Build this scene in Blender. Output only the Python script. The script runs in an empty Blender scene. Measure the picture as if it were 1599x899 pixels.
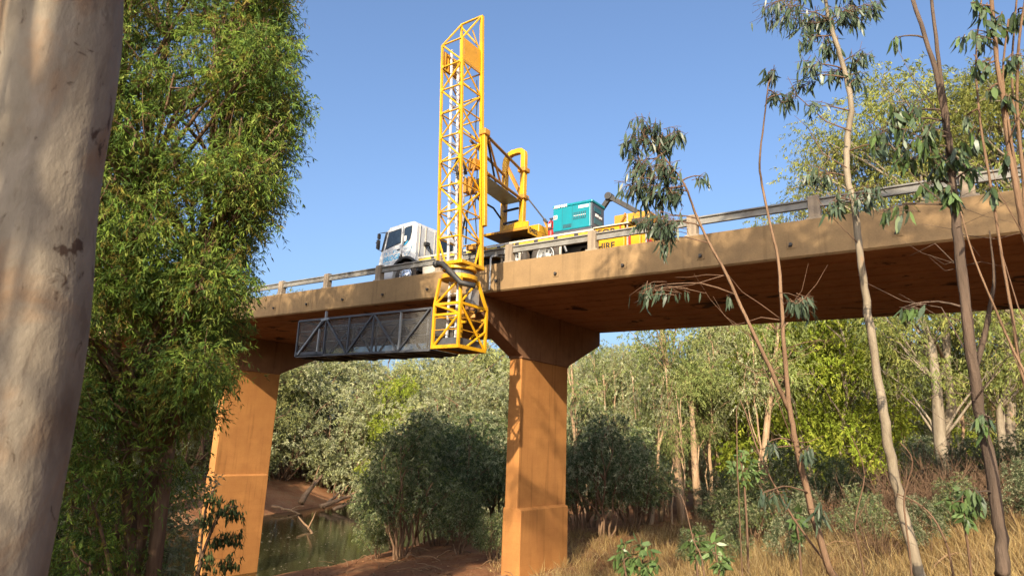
import bpy, bmesh, math, random
import numpy as np
from mathutils import Vector, Matrix

scene = bpy.context.scene
R = math.radians
rng = np.random.default_rng(7)

# ------------------------------------------------------------------ camera
FPX = 1018.1; PITCH, ROLL, AZ = .2339, .0357, -.6325
def cam_axes():
    fw = np.array([math.sin(AZ)*math.cos(PITCH), math.cos(AZ)*math.cos(PITCH), math.sin(PITCH)])
    r = np.array([math.cos(AZ), -math.sin(AZ), 0.0]); u = np.cross(r, fw)
    return (math.cos(ROLL)*r+math.sin(ROLL)*u, -math.sin(ROLL)*r+math.cos(ROLL)*u, fw)
CR, CU, CF = cam_axes()
cam = bpy.data.cameras.new('camera'); camo = bpy.data.objects.new('camera', cam)
scene.collection.objects.link(camo)
camo.matrix_world = Matrix(((CR[0], CU[0], -CF[0], 0), (CR[1], CU[1], -CF[1], 0), (CR[2], CU[2], -CF[2], 0), (0, 0, 0, 1)))
cam.sensor_width = 36; cam.lens = FPX/1599*36; cam.clip_end = 6000; cam.clip_start = .05
cam.dof.use_dof = True; cam.dof.focus_distance = 21; cam.dof.aperture_fstop = 6.3
scene.camera = camo

# ------------------------------------------------------------------ world, sun, exposure
SUN_A, SUN_E = R(22.0), R(27.2)           # azimuth from -Y towards +X, elevation
to_sun = Vector((math.sin(SUN_A)*math.cos(SUN_E), -math.cos(SUN_A)*math.cos(SUN_E), math.sin(SUN_E)))
world = bpy.data.worlds.new('World'); scene.world = world; world.use_nodes = True
wn = world.node_tree; bg = wn.nodes['Background']
sky = wn.nodes.new('ShaderNodeTexSky'); sky.sky_type = 'NISHITA'; sky.sun_disc = False
sky.sun_elevation = SUN_E; sky.sun_rotation = math.atan2(to_sun.x, to_sun.y)
sky.air_density = 1.0; sky.dust_density = 5.5; sky.ozone_density = 4.4; sky.altitude = 50
wn.links.new(sky.outputs[0], bg.inputs[0]); bg.inputs[1].default_value = .15
sun = bpy.data.lights.new('sun', 'SUN'); sun.energy = 5.0; sun.angle = R(.55); sun.color = (1, .84, .62)
suno = bpy.data.objects.new('sun', sun); scene.collection.objects.link(suno)
suno.rotation_euler = (-to_sun).to_track_quat('-Z', 'Y').to_euler(); suno.location = (5, -20, 30)
vs = scene.view_settings; vs.view_transform = 'Standard'; vs.look = 'None'; vs.exposure = 0.93; vs.gamma = 1
vs.use_curve_mapping = False
scene.cycles.max_bounces = 4; scene.cycles.diffuse_bounces = 2; scene.cycles.transparent_max_bounces = 12
scene.cycles.transmission_bounces = 4; scene.cycles.glossy_bounces = 2; scene.cycles.caustics_reflective = False; scene.cycles.caustics_refractive = False

# ------------------------------------------------------------------ helpers
COL = scene.collection
def ray(px, py):
    v = CF*FPX + CR*(px-799.5) - CU*(py-449.5)
    return v/np.linalg.norm(v)
def at(px, py, dist):                      # point seen at a photo position, at a real horizontal distance
    v = ray(px, py); return Vector(v*dist/math.hypot(v[0], v[1]))
def ground_dir(px, dist):
    v = ray(px, 690); h = math.hypot(v[0], v[1]); return v[0]/h*dist, v[1]/h*dist

class MB:
    def __init__(s): s.v = []; s.f = []
    def add(s, vs_, fs):
        o = len(s.v); s.v += [tuple(p) for p in vs_]; s.f += [tuple(i+o for i in f) for f in fs]; return s
    def box(s, x0, x1, y0, y1, z0, z1):
        return s.add([(x0,y0,z0),(x1,y0,z0),(x1,y1,z0),(x0,y1,z0),(x0,y0,z1),(x1,y0,z1),(x1,y1,z1),(x0,y1,z1)],
                     [(0,3,2,1),(4,5,6,7),(0,1,5,4),(1,2,6,5),(2,3,7,6),(3,0,4,7)])
    def tube(s, pts, rad, n=8, cap=True):
        pts = [Vector(p) for p in pts]; m = len(pts)
        if not hasattr(rad, '__len__'): rad = [rad]*m
        d0 = (pts[1]-pts[0]).normalized()
        a = d0.cross(Vector((0,0,1)) if abs(d0.z) < .9 else Vector((1,0,0))).normalized()
        vs_ = []
        for i in range(m):
            d = (pts[min(i+1,m-1)]-pts[max(i-1,0)]).normalized()
            a = (a - d*a.dot(d)).normalized(); b = d.cross(a)
            for k in range(n):
                t = 2*math.pi*k/n + math.pi/n
                vs_.append(pts[i] + (a*math.cos(t)+b*math.sin(t))*rad[i])
        fs = [(i*n+k, i*n+(k+1)%n, (i+1)*n+(k+1)%n, (i+1)*n+k) for i in range(m-1) for k in range(n)]
        if cap: fs += [tuple(range(n-1,-1,-1)), tuple(range((m-1)*n, m*n))]
        return s.add(vs_, fs)
    def bar(s, p, q, w, h=None):           # square bar
        h = h or w; p, q = Vector(p), Vector(q); d = (q-p).normalized()
        a = d.cross(Vector((0,0,1)) if abs(d.z) < .95 else Vector((0,1,0))).normalized(); b = d.cross(a)
        c = [(-1,-1),(1,-1),(1,1),(-1,1)]
        vs_ = [p+a*i*w/2+b*j*h/2 for i,j in c]+[q+a*i*w/2+b*j*h/2 for i,j in c]
        return s.add(vs_, [(3,2,1,0),(4,5,6,7),(0,1,5,4),(1,2,6,5),(2,3,7,6),(3,0,4,7)])
    def prism_y(s, prof, y0, y1):          # profile of (x, z) extruded in y
        n = len(prof)
        vs_ = [(x,y0,z) for x,z in prof]+[(x,y1,z) for x,z in prof]
        return s.add(vs_, [tuple(range(n)), tuple(range(2*n-1,n-1,-1))]+[(i,n+i,n+(i+1)%n,(i+1)%n) for i in range(n)])
    def prism_x(s, prof, x0, x1):          # profile of (y, z) extruded in x
        n = len(prof)
        vs_ = [(x0,y,z) for y,z in prof]+[(x1,y,z) for y,z in prof]
        return s.add(vs_, [tuple(range(n-1,-1,-1)), tuple(range(n,2*n))]+[(i,(i+1)%n,n+(i+1)%n,n+i) for i in range(n)])
    def disc_y(s, x, z, y0, y1, r0, r1=None, n=28):   # cylinder along y
        r1 = r1 or r0
        vs_ = [(x+r*math.cos(2*math.pi*k/n), y, z+r*math.sin(2*math.pi*k/n)) for y, r in ((y0,r0),(y1,r1)) for k in range(n)]
        return s.add(vs_, [tuple(range(n)), tuple(range(2*n-1,n-1,-1))]+[(k,n+k,n+(k+1)%n,(k+1)%n) for k in range(n)])
    def disc_z(s, x, y, z0, z1, r0, r1=None, n=28):
        r1 = r1 or r0
        vs_ = [(x+r*math.cos(2*math.pi*k/n), y+r*math.sin(2*math.pi*k/n), z) for z, r in ((z0,r0),(z1,r1)) for k in range(n)]
        return s.add(vs_, [tuple(range(n-1,-1,-1)), tuple(range(n,2*n))]+[(k,(k+1)%n,n+(k+1)%n,n+k) for k in range(n)])
    def ring_y(s, x, z, prof, n=32):       # lathe about an axis along y; prof = [(r, y)]
        m = len(prof)
        vs_ = [(x+r*math.cos(2*math.pi*k/n), y, z+r*math.sin(2*math.pi*k/n)) for r, y in prof for k in range(n)]
        return s.add(vs_, [(i*n+k, (i+1)*n+k, (i+1)*n+(k+1)%n, i*n+(k+1)%n) for i in range(m-1) for k in range(n)])

OFF = {}
def empty(name, loc, label=None, cat=None, group=None):
    o = bpy.data.objects.new(name, None); COL.objects.link(o); o.location = loc; o.empty_display_size = .3
    OFF[o.name] = Vector(loc)
    tag(o, label, cat, group); return o
def tag(o, label=None, cat=None, group=None, kind=None):
    if label: o['label'] = label
    if cat: o['category'] = cat
    if group: o['group'] = group
    if kind: o['kind'] = kind
    return o
def link(name, me, mat, parent=None):
    o = bpy.data.objects.new(name, me); COL.objects.link(o)
    if mat and not me.materials: me.materials.append(mat)
    if parent: o.parent = parent; OFF[o.name] = OFF.get(parent.name, Vector())
    else: OFF[o.name] = Vector()
    return o
G = -.0174; ZT, ZB = 4.726, 3.924          # longitudinal fall of the deck; kerb top and soffit level at X=0
MAST_FOOT = (-11.25, 12.93, -.3); MAST_AT = (-10.35, 11.8956, -.654); MAST_SIZE = .92   # mast group is drawn at one spot, then set on its real foot at its real size
def build(name, mb, mat, parent=None, deck=False, bevel=0, smooth=False, seg=2, mast=False):
    if mast: mb.v = [tuple(MAST_AT[i]+(p[i]-MAST_FOOT[i])*MAST_SIZE for i in range(3)) for p in mb.v]
    off = OFF.get(parent.name, Vector()) if parent else Vector()
    v = [(x-off.x, y-off.y, (z + (ZT+G*x if deck else 0))-off.z) for x, y, z in mb.v]
    me = bpy.data.meshes.new(name); me.from_pydata(v, [], mb.f)
    bm = bmesh.new(); bm.from_mesh(me); bmesh.ops.recalc_face_normals(bm, faces=bm.faces); bm.to_mesh(me); bm.free()
    if smooth:
        me.polygons.foreach_set('use_smooth', [True]*len(me.polygons))
    o = link(name, me, mat, parent)
    if bevel:
        b = o.modifiers.new('bevel', 'BEVEL'); b.width = bevel; b.segments = seg; b.limit_method = 'ANGLE'; b.angle_limit = R(35)
    return o
def copy_tree(o, parent=None):
    c = o.copy(); COL.objects.link(c); c.parent = parent
    for ch in o.children: copy_tree(ch, c)
    return c

# ------------------------------------------------------------------ materials
def nodes(name):
    m = bpy.data.materials.new(name); m.use_nodes = True; nt = m.node_tree
    return m, nt, nt.nodes['Principled BSDF']
def N(nt, t, **kw):
    n = nt.nodes.new(t)
    for k, v in kw.items():
        if k in n.inputs.keys() if isinstance(k, str) else False: n.inputs[k].default_value = v
        else: setattr(n, k, v)
    return n
def noise(nt, scale, detail=5, rough=.6, stretch=(1,1,1), coord='Object', dist=0):
    tc = nt.nodes.new('ShaderNodeTexCoord'); mp = nt.nodes.new('ShaderNodeMapping'); mp.inputs['Scale'].default_value = stretch
    nt.links.new(tc.outputs[coord], mp.inputs[0])
    n = nt.nodes.new('ShaderNodeTexNoise'); n.inputs['Scale'].default_value = scale; n.inputs['Detail'].default_value = detail
    n.inputs['Roughness'].default_value = rough; n.inputs['Distortion'].default_value = dist
    nt.links.new(mp.outputs[0], n.inputs['Vector']); return n.outputs[0]
def ramp(nt, fac, stops):
    r = nt.nodes.new('ShaderNodeValToRGB'); e = r.color_ramp.elements
    while len(e) < len(stops): e.new(.5)
    for el, (p, c) in zip(e, stops):
        el.position = p; el.color = (*c, 1) if len(c) == 3 else c
    nt.links.new(fac, r.inputs[0]); return r.outputs[0]
def mix(nt, a, b, fac, mode='MIX'):
    m = nt.nodes.new('ShaderNodeMix'); m.data_type = 'RGBA'; m.blend_type = mode
    for k, v in ((6, a), (7, b)):
        if hasattr(v, 'is_linked'): nt.links.new(v, m.inputs[k])
        else: m.inputs[k].default_value = (*v, 1)
    if hasattr(fac, 'is_linked'): nt.links.new(fac, m.inputs[0])
    else: m.inputs[0].default_value = fac
    return m.outputs[2]
def bump(nt, h, bsdf, strength=.3, dist=.02):
    b = nt.nodes.new('ShaderNodeBump'); b.inputs['Strength'].default_value = strength; b.inputs['Distance'].default_value = dist
    nt.links.new(h, b.inputs['Height']); nt.links.new(b.outputs[0], bsdf.inputs['Normal'])
def m_plain(name, col, rough=.5, metal=0, var=.15, scale=6, bmp=0, dirt=None, dirt_amt=.3, spec=.5):
    m, nt, b = nodes(name); b.inputs['Roughness'].default_value = rough; b.inputs['Metallic'].default_value = metal
    b.inputs['Specular IOR Level'].default_value = spec
    n = noise(nt, scale, 6, .65)
    lo = tuple(c*(1-var) for c in col); hi = tuple(min(1, c*(1+var)) for c in col)
    c = ramp(nt, n, [(.3, lo), (.7, hi)])
    if dirt:
        n2 = noise(nt, scale*.6, 8, .7, (1,1,.35))
        f = ramp(nt, n2, [(.5, (0,0,0)), (.72, (dirt_amt,)*3)])
        c = mix(nt, c, dirt, f)
    nt.links.new(c, b.inputs['Base Color'])
    if bmp: bump(nt, noise(nt, scale*6, 4), b, bmp, .01)
    return m
def m_concrete(name, base, dark, stain, streak=.6, formwork=False, patches=False):
    m, nt, b = nodes(name); b.inputs['Roughness'].default_value = .92; b.inputs['Specular IOR Level'].default_value = .15
    c = ramp(nt, noise(nt, 1.3, 8, .65), [(.3, dark), (.65, base)])
    st = noise(nt, 2.2, 7, .7, (1,1,.12))
    c = mix(nt, c, stain, ramp(nt, st, [(.52, (0,0,0)), (.75, (streak,)*3)]))
    ru = noise(nt, 5.5, 5, .55, (1,1,.05)); c = mix(nt, c, tuple(v*.55 for v in dark), ramp(nt, ru, [(.56,(0,0,0)),(.66,(streak*.8,)*3)]))
    bl = noise(nt, .55, 6, .6, (1,1,1.6)); c = mix(nt, c, tuple(min(1,v*1.25) for v in base), ramp(nt, bl, [(.52,(0,0,0)),(.62,(.35,)*3)]))
    fine = noise(nt, 38, 4, .6)
    c = mix(nt, c, (.5,.5,.5), .35, 'OVERLAY') if False else mix(nt, c, ramp(nt, fine, [(.3,(.75,.75,.75)),(.7,(1.1,1.1,1.1))]), .5, 'MULTIPLY')
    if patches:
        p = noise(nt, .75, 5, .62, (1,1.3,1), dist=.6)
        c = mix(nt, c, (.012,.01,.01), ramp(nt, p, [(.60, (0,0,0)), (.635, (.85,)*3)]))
    h = fine
    if formwork:                            # shutter board marks: faint grid of raised lines
        br = nt.nodes.new('ShaderNodeTexBrick'); tc = nt.nodes.new('ShaderNodeTexCoord'); sx = nt.nodes.new('ShaderNodeSeparateXYZ'); cx_ = nt.nodes.new('ShaderNodeCombineXYZ'); ad = nt.nodes.new('ShaderNodeMath')
        nt.links.new(tc.outputs['Object'], sx.inputs[0]); nt.links.new(sx.outputs[0], ad.inputs[0]); nt.links.new(sx.outputs[1], ad.inputs[1]); nt.links.new(ad.outputs[0], cx_.inputs[0]); nt.links.new(sx.outputs[2], cx_.inputs[1]); nt.links.new(cx_.outputs[0], br.inputs[0])
        br.inputs['Scale'].default_value = 1; br.inputs['Brick Width'].default_value = .62; br.inputs['Row Height'].default_value = .3
        br.offset = 0; br.inputs['Mortar Size'].default_value = .006; br.inputs['Mortar Smooth'].default_value = .6
        br.inputs[1].default_value = (1,1,1,1); br.inputs[2].default_value = (.93,.93,.93,1); br.inputs[3].default_value = (.8,.78,.75,1)
        c = mix(nt, c, br.outputs[0], .55, 'MULTIPLY')
    nt.links.new(c, b.inputs['Base Color']); bump(nt, h, b, .25, .01); return m
def m_bark(name, cols, scale=3, stretch=(1,1,.25), rough=.85, bmp=.5, spots=None, fine=30):
    m, nt, b = nodes(name); b.inputs['Roughness'].default_value = rough; b.inputs['Specular IOR Level'].default_value = .2
    n = noise(nt, scale, 8, .65, stretch, dist=.4)
    k = len(cols); c = ramp(nt, n, [(.28+.44*i/(k-1), cl) for i, cl in enumerate(cols)])
    n2 = noise(nt, fine, 5, .6, stretch)
    c = mix(nt, c, ramp(nt, n2, [(.3,(.7,.7,.7)),(.7,(1.15,1.15,1.15))]), .5, 'MULTIPLY')
    if spots:
        for sc, st, lo, hi, cl, amt in spots:
            c = mix(nt, c, cl, ramp(nt, noise(nt, sc, 6, .6, st, dist=.8), [(lo,(0,0,0)),(hi,(amt,)*3)]))
    nt.links.new(c, b.inputs['Base Color']); bump(nt, n2, b, bmp, .02); return m
def m_leaf(name, trans=.35, rough=.5, gain=1.0):
    m, nt, b = nodes(name)
    a = nt.nodes.new('ShaderNodeAttribute'); a.attribute_name = 'tint'
    oi = nt.nodes.new('ShaderNodeObjectInfo')
    hs = nt.nodes.new('ShaderNodeHueSaturation'); mr = nt.nodes.new('ShaderNodeMapRange')
    nt.links.new(oi.outputs['Random'], mr.inputs[0]); mr.inputs[3].default_value = .78*gain; mr.inputs[4].default_value = 1.2*gain
    nt.links.new(mr.outputs[0], hs.inputs['Value']); nt.links.new(a.outputs['Color'], hs.inputs['Color'])
    if rough < .45:
        b.inputs['Roughness'].default_value = rough; b.inputs['Specular IOR Level'].default_value = .35
    else:
        nt.nodes.remove(b); b = nt.nodes.new('ShaderNodeBsdfDiffuse')
    nt.links.new(hs.outputs[0], b.inputs[0])
    t = nt.nodes.new('ShaderNodeBsdfTranslucent'); mixs = nt.nodes.new('ShaderNodeMixShader')
    br = nt.nodes.new('ShaderNodeHueSaturation'); br.inputs['Value'].default_value = 1.25; br.inputs['Hue'].default_value = .485
    nt.links.new(hs.outputs[0], br.inputs['Color']); nt.links.new(br.outputs[0], t.inputs[0])
    mixs.inputs[0].default_value = trans
    nt.links.new(b.outputs[0], mixs.inputs[1]); nt.links.new(t.outputs[0], mixs.inputs[2])
    nt.links.new(mixs.outputs[0], nt.nodes['Material Output'].inputs[0]); return m

M = {}
M['fascia'] = m_concrete('fascia_concrete', (.28,.185,.092), (.225,.148,.076), (.15,.105,.062), .5)
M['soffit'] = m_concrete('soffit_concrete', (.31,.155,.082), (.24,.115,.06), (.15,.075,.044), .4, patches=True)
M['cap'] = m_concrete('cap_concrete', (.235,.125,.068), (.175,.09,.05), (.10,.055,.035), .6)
M['pier'] = m_concrete('pier_concrete', (.40,.185,.058), (.34,.15,.048), (.27,.118,.042), .5, formwork=True)
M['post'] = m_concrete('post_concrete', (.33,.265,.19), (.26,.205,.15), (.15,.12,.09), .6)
M['galv'] = m_plain('galvanised_steel', (.19,.185,.17), .75, 0, .25, 4, dirt=(.15,.115,.08), dirt_amt=.6, spec=.25)
M['asphalt'] = m_plain('asphalt', (.055,.052,.05), .9, 0, .3, 20, .4)
M['yellow'] = m_plain('yellow_paint', (.58,.30,.006), .42, 0, .1, 3, dirt=(.24,.115,.025), dirt_amt=.7)
M['yellowplate'] = m_plain('worn_yellow_plate', (.5,.24,.015), .5, 0, .15, 3, dirt=(.28,.13,.04), dirt_amt=.6)
M['yellowgrease'] = m_plain('yellow_steel_scuffed', (.42,.19,.02), .55, 0, .25, 5, dirt=(.12,.06,.03), dirt_amt=.8)
M['white'] = m_plain('white_cab_paint', (.47,.48,.49), .3, 0, .03, 1.2, dirt=(.40,.38,.34), dirt_amt=.15)
M['offwhite'] = m_plain('dusty_white_paint', (.48,.44,.37), .5, 0, .08, 4, dirt=(.4,.33,.25), dirt_amt=.5)
M['black'] = m_plain('black_rubber', (.022,.022,.023), .6, 0, .3, 8, dirt=(.12,.09,.065), dirt_amt=.35)
M['dark'] = m_plain('dark_chassis_steel', (.045,.043,.042), .6, .2, .3, 6, dirt=(.16,.11,.075), dirt_amt=.5)
M['tyre'] = m_plain('dusty_tyre', (.05,.042,.036), .85, 0, .3, 10, .2, dirt=(.22,.14,.09), dirt_amt=.6)
M['greysteel'] = m_plain('grey_painted_steel', (.085,.09,.10), .5, .3, .2, 5, dirt=(.09,.08,.075), dirt_amt=.5)
M['lightsteel'] = m_plain('light_grey_steel', (.34,.35,.35), .45, .4, .2, 5, dirt=(.16,.13,.1), dirt_amt=.5)
M['alu'] = m_plain('ladder_aluminium', (.62,.63,.63), .4, .2, .1, 5)
M['teal'] = m_plain('teal_paint', (.007,.21,.265), .35, 0, .07, 2, dirt=(.02,.12,.15), dirt_amt=.4)
M['tealdark'] = m_plain('dark_teal_grille', (.018,.085,.11), .5, 0, .2, 6)
M['slate'] = m_plain('slate_grey_panel', (.055,.065,.085), .5, 0, .15, 4)
M['red'] = m_plain('red_paint', (.5,.02,.02), .35, 0, .1, 6)
M['label'] = m_plain('white_label', (.62,.62,.6), .5, 0, .04, 8)
M['blueprint'] = m_plain('blue_print', (.02,.30,.55), .5, 0, .05, 8)
M['blackprint'] = m_plain('black_print', (.02,.018,.015), .6, 0, .1, 8)
M['reflect'] = m_plain('yellow_reflective_tape', (.55,.4,.04), .45, 0, .15, 8, dirt=(.4,.32,.2), dirt_amt=.5)
M['chrome'] = m_plain('polished_wheel', (.7,.7,.7), .25, .8, .1, 8)
m, nt, b = nodes('tinted_glass'); b.inputs['Base Color'].default_value = (.012,.022,.035,1); b.inputs['Roughness'].default_value = .04; b.inputs['Specular IOR Level'].default_value = .8; M['glass'] = m
# fine wire mesh infill: too fine to see its wires, let light through
m, nt, b = nodes('fine_wire_mesh'); b.inputs['Base Color'].default_value = (.12,.113,.10,1); b.inputs['Roughness'].default_value = .7; b.inputs['Metallic'].default_value = .2
nf = noise(nt, 3, 4); al = ramp(nt, nf, [(.3,(.30,)*3),(.7,(.46,)*3)]); nt.links.new(al, b.inputs['Alpha']); M['wire'] = m

M['gumbark'] = m_bark('smooth_gum_bark', [(.125,.10,.074),(.21,.178,.133),(.275,.24,.188)], 2.4, (1,1,.5), .8, .3,
    spots=[(1.7,(1,1,.6),.51,.60,(.24,.125,.05),.7),(9,(1,1,.6),.64,.68,(.05,.028,.018),.9),(3.1,(1,1,.35),.54,.64,(.11,.08,.055),.75),(4,(1,1,.5),.58,.68,(.27,.235,.19),.5),(22,(1,1,.5),.64,.70,(.06,.04,.025),.8),(13,(1,1,.25),.60,.66,(.12,.095,.07),.6)], fine=26)
M['palebark'] = m_bark('pale_smooth_bark', [(.13,.10,.065),(.22,.18,.125),(.28,.235,.17)], 5, (1,1,.15), .7, .2, spots=[(4,(1,1,.2),.62,.7,(.25,.15,.09),.7)])
M['brownbark'] = m_bark('brown_fibrous_bark', [(.085,.052,.032),(.17,.105,.063),(.24,.155,.095)], 7, (1,1,.12), .95, .8)
M['darkbark'] = m_bark('dark_rough_bark', [(.045,.033,.026),(.095,.068,.05),(.16,.11,.08)], 7, (1,1,.12), .95, 1.0)
M['paperbark'] = m_bark('cream_paper_bark', [(.21,.13,.07),(.33,.22,.13),(.42,.31,.2)], 4, (1,1,.2), .9, .6)
M['twig'] = m_bark('red_brown_twig', [(.10,.058,.036),(.17,.105,.065)], 9, (1,1,.3), .8, .3)
M['drytwig'] = m_bark('dry_grey_twig', [(.085,.052,.032),(.16,.10,.06)], 9, (1,1,.3), .9, .3)
M['log'] = m_bark('weathered_log', [(.13,.08,.045),(.25,.155,.085),(.32,.2,.115)], 3, (.3,.3,1), .95, .6)
M['leaf'] = m_leaf('leaf_green', .32)
M['leafwax'] = m_leaf('leaf_waxy', .22, .38)
M['straw'] = m_leaf('dry_grass_straw', .3, .8)

# ------------------------------------------------------------------ terrain and river
def river_x(y):
    return np.interp(y, [-400,-60,-20,5,20,32,45,60,90,400], [-70,-46,-36,-34,-34.3,-37.5,-42,-48,-62,-200])
_sl = 1.0
def vnoise(x, y, s, seed=0):               # smooth value noise
    x = np.asarray(x, float)*s+seed*17.3; y = np.asarray(y, float)*s+seed*9.1
    def h(i, j):
        v = np.sin(i*127.1+j*311.7+seed*74.7)*43758.5453; return v-np.floor(v)
    i, j = np.floor(x), np.floor(y); fx, fy = x-i, y-j; fx = fx*fx*(3-2*fx); fy = fy*fy*(3-2*fy)
    return (h(i,j)*(1-fx)+h(i+1,j)*fx)*(1-fy)+(h(i,j+1)*(1-fx)+h(i+1,j+1)*fx)*fy - .5
def terrain(x, y):
    x = np.asarray(x, float); y = np.asarray(y, float)
    d = x-river_x(y)
    ye = (river_x(y+1)-river_x(y-1))/2; d = d/np.sqrt(1+ye**2)
    e = np.interp(d, [-1200,-120,-60,-30,-20,-14,-11,-8.2,-6,6,8,11,17,23,29,34.5,46,70,120,1200],
                     [2,1,0,-2,-3,-4.3,-5.2,-6,-7.3,-7.3,-6.0,-5.3,-4.55,-3.75,-2.7,-1.65,-.95,0,1,2])
    k = np.clip((np.abs(d)-7)/10, .25, 1)
    z = e + k*(.55*vnoise(x,y,.13,1) + .28*vnoise(x,y,.4,2)) + .1*vnoise(x,y,1.3,3)
    # embankment behind the bridge end
    return z
def axis(lo, hi, near, step, grow=1.13):
    out = [0.0]; s = step
    a = []
    v = 0
    while v < hi:
        if v > near: s *= grow
        v += s; a.append(v)
    bneg = []; v = 0; s = step
    while v > lo:
        if v < -near: s *= grow
        v -= s; bneg.append(v)
    return np.array(bneg[::-1]+[0.0]+a)
gx = axis(-1500, 1500, 45, .55) ; gy = axis(-1500, 1500, 45, .55) + 12
XX, YY = np.meshgrid(gx, gy, indexing='ij'); ZZ = terrain(XX, YY)
nx, ny = XX.shape
def grid_mesh(name, X, Y, Z):
    n, k = X.shape
    me = bpy.data.meshes.new(name)
    idx = np.arange(n*k).reshape(n, k)
    q = np.stack([idx[:-1,:-1], idx[1:,:-1], idx[1:,1:], idx[:-1,1:]], -1).reshape(-1,4)
    fill(me, np.stack([X,Y,Z],-1).reshape(-1,3), q); me.polygons.foreach_set('use_smooth', np.ones(len(q), bool)); return me
def fill(me, v, q, col=None):
    v = np.asarray(v, np.float32); q = np.asarray(q, np.int32); k = q.shape[1]
    me.vertices.add(len(v)); me.vertices.foreach_set('co', v.ravel())
    me.loops.add(q.size); me.loops.foreach_set('vertex_index', q.ravel())
    me.polygons.add(len(q)); me.polygons.foreach_set('loop_start', np.arange(0, q.size, k, dtype=np.int32))
    me.update(calc_edges=True)
    if col is not None:
        at_ = me.attributes.new('tint', 'FLOAT_COLOR', 'POINT')
        c4 = np.ones((len(v), 4), np.float32); c4[:, :3] = col; at_.data.foreach_set('color', c4.ravel())
m, nt, b = nodes('red_earth'); b.inputs['Roughness'].default_value = .95; b.inputs['Specular IOR Level'].default_value = .1
c = ramp(nt, noise(nt, .35, 8, .6), [(.3,(.17,.075,.035)),(.5,(.25,.115,.055)),(.7,(.31,.165,.085))])
c2 = ramp(nt, noise(nt, 9, 8, .7), [(.35,(.55,.5,.45)),(.6,(1.1,1.1,1.1))]); c = mix(nt, c, c2, .7, 'MULTIPLY')
lit = ramp(nt, noise(nt, 1.4, 8, .7), [(.5,(0,0,0)),(.68,(.8,)*3)]); c = mix(nt, c, (.2,.13,.065), lit)
nt.links.new(c, b.inputs['Base Color']); bump(nt, noise(nt, 14, 8, .7), b, .6, .05); M['earth'] = m
ground = link('ground', grid_mesh('ground', XX, YY, ZZ), M['earth']); tag(ground, kind='structure')
m, nt, b = nodes('river_water'); b.inputs['Base Color'].default_value = (.018,.015,.006,1); b.inputs['Roughness'].default_value = .06
b.inputs['IOR'].default_value = 1.33; bump(nt, noise(nt, 1.8, 3, .5, (1,2.2,1)), b, .14, .05); M['water'] = m
wx, wy = np.meshgrid(np.linspace(-110, 40, 3), np.linspace(-120, 160, 3), indexing='ij')
tag(link('river', grid_mesh('river', wx, wy, np.full(wx.shape, -6.0)), M['water']), kind='structure')
def gz(x, y): return float(terrain(np.array([x]), np.array([y]))[0])

# ------------------------------------------------------------------ bridge
YN, W = 14.0, 7.37; YF = YN+W
PX = [-43.93, -27.72, -11.52, 4.68, 20.88]  # pier lines (right face)
PT = .46; Y1, Y2 = 16.36, 19.09
D0 = ZB-ZT                                  # soffit relative to kerb top
bridge = empty('road_bridge', (-11.5, 17.7, gz(-11.5,17.7)), 'long concrete road bridge on tapered blade piers crossing above the river', 'bridge')
ends = [-60.1]+[p-PT/2 for p in PX]+[37.0]
nU = 10; uw = W/nU
for i in range(len(ends)-1):
    a, b_ = ends[i]+.012, ends[i+1]-.012
    for k in range(nU):
        y0, y1 = YN+.06+k*uw*.984, YN+.06+(k+1)*uw*.984
        mb = MB(); c_ = .045; top = D0+.40; y0 += .008; y1 -= .008; dz_ = random.Random(i*31+k).uniform(-.012,.012)
        mb.prism_x([(y0+.004,D0+c_+dz_),(y0+c_,D0+dz_),(y1-c_,D0+dz_),(y1-.004,D0+c_+dz_),(y1-.004,top),(y0+.004,top)], a, b_)
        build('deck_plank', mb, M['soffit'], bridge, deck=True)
    for s in (0, 1):                        # edge beams with kerb upstand, one per span and side
        mb = MB()
        yo, yi = (YN, YN+.34) if s == 0 else (YF, YF-.34)
        e_ = .045 if s == 0 else -.045
        mb.prism_x([(yo+e_, D0-.012), (yo, D0+.03), (yo, -.02), (yo+e_*.5, 0), (yi, 0), (yi, D0+.403), (yo+e_*1.32, D0+.403)], a, b_)
        kb = build('edge_beam', mb, M['fascia'], bridge, deck=True)
        if s == 0:
            off = 0
            xs = [a+.95+1.94*j for j in range(8)]
            for xp in xs:
                if xp > b_-.4: continue
                pm = MB(); pm.box(xp-.085, xp+.085, YN-.012, YN+.004, -.60, -.43)
                build('anchor_plate', pm, M['fascia'], kb, deck=True)
                pm = MB(); pm.disc_y(xp, -.515, YN-.075, YN-.012, .035, n=8); pm.box(xp-.05, xp+.02, YN-.03, YN-.0125, -.56, -.53)
                build('anchor_bolt', pm, M['dark'], kb, deck=True)
mb = MB(); mb.box(ends[0], ends[-1], YN+.345, YF-.345, D0+.405, -.22)
build('road_surface', mb, M['asphalt'], bridge, deck=True)
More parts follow.
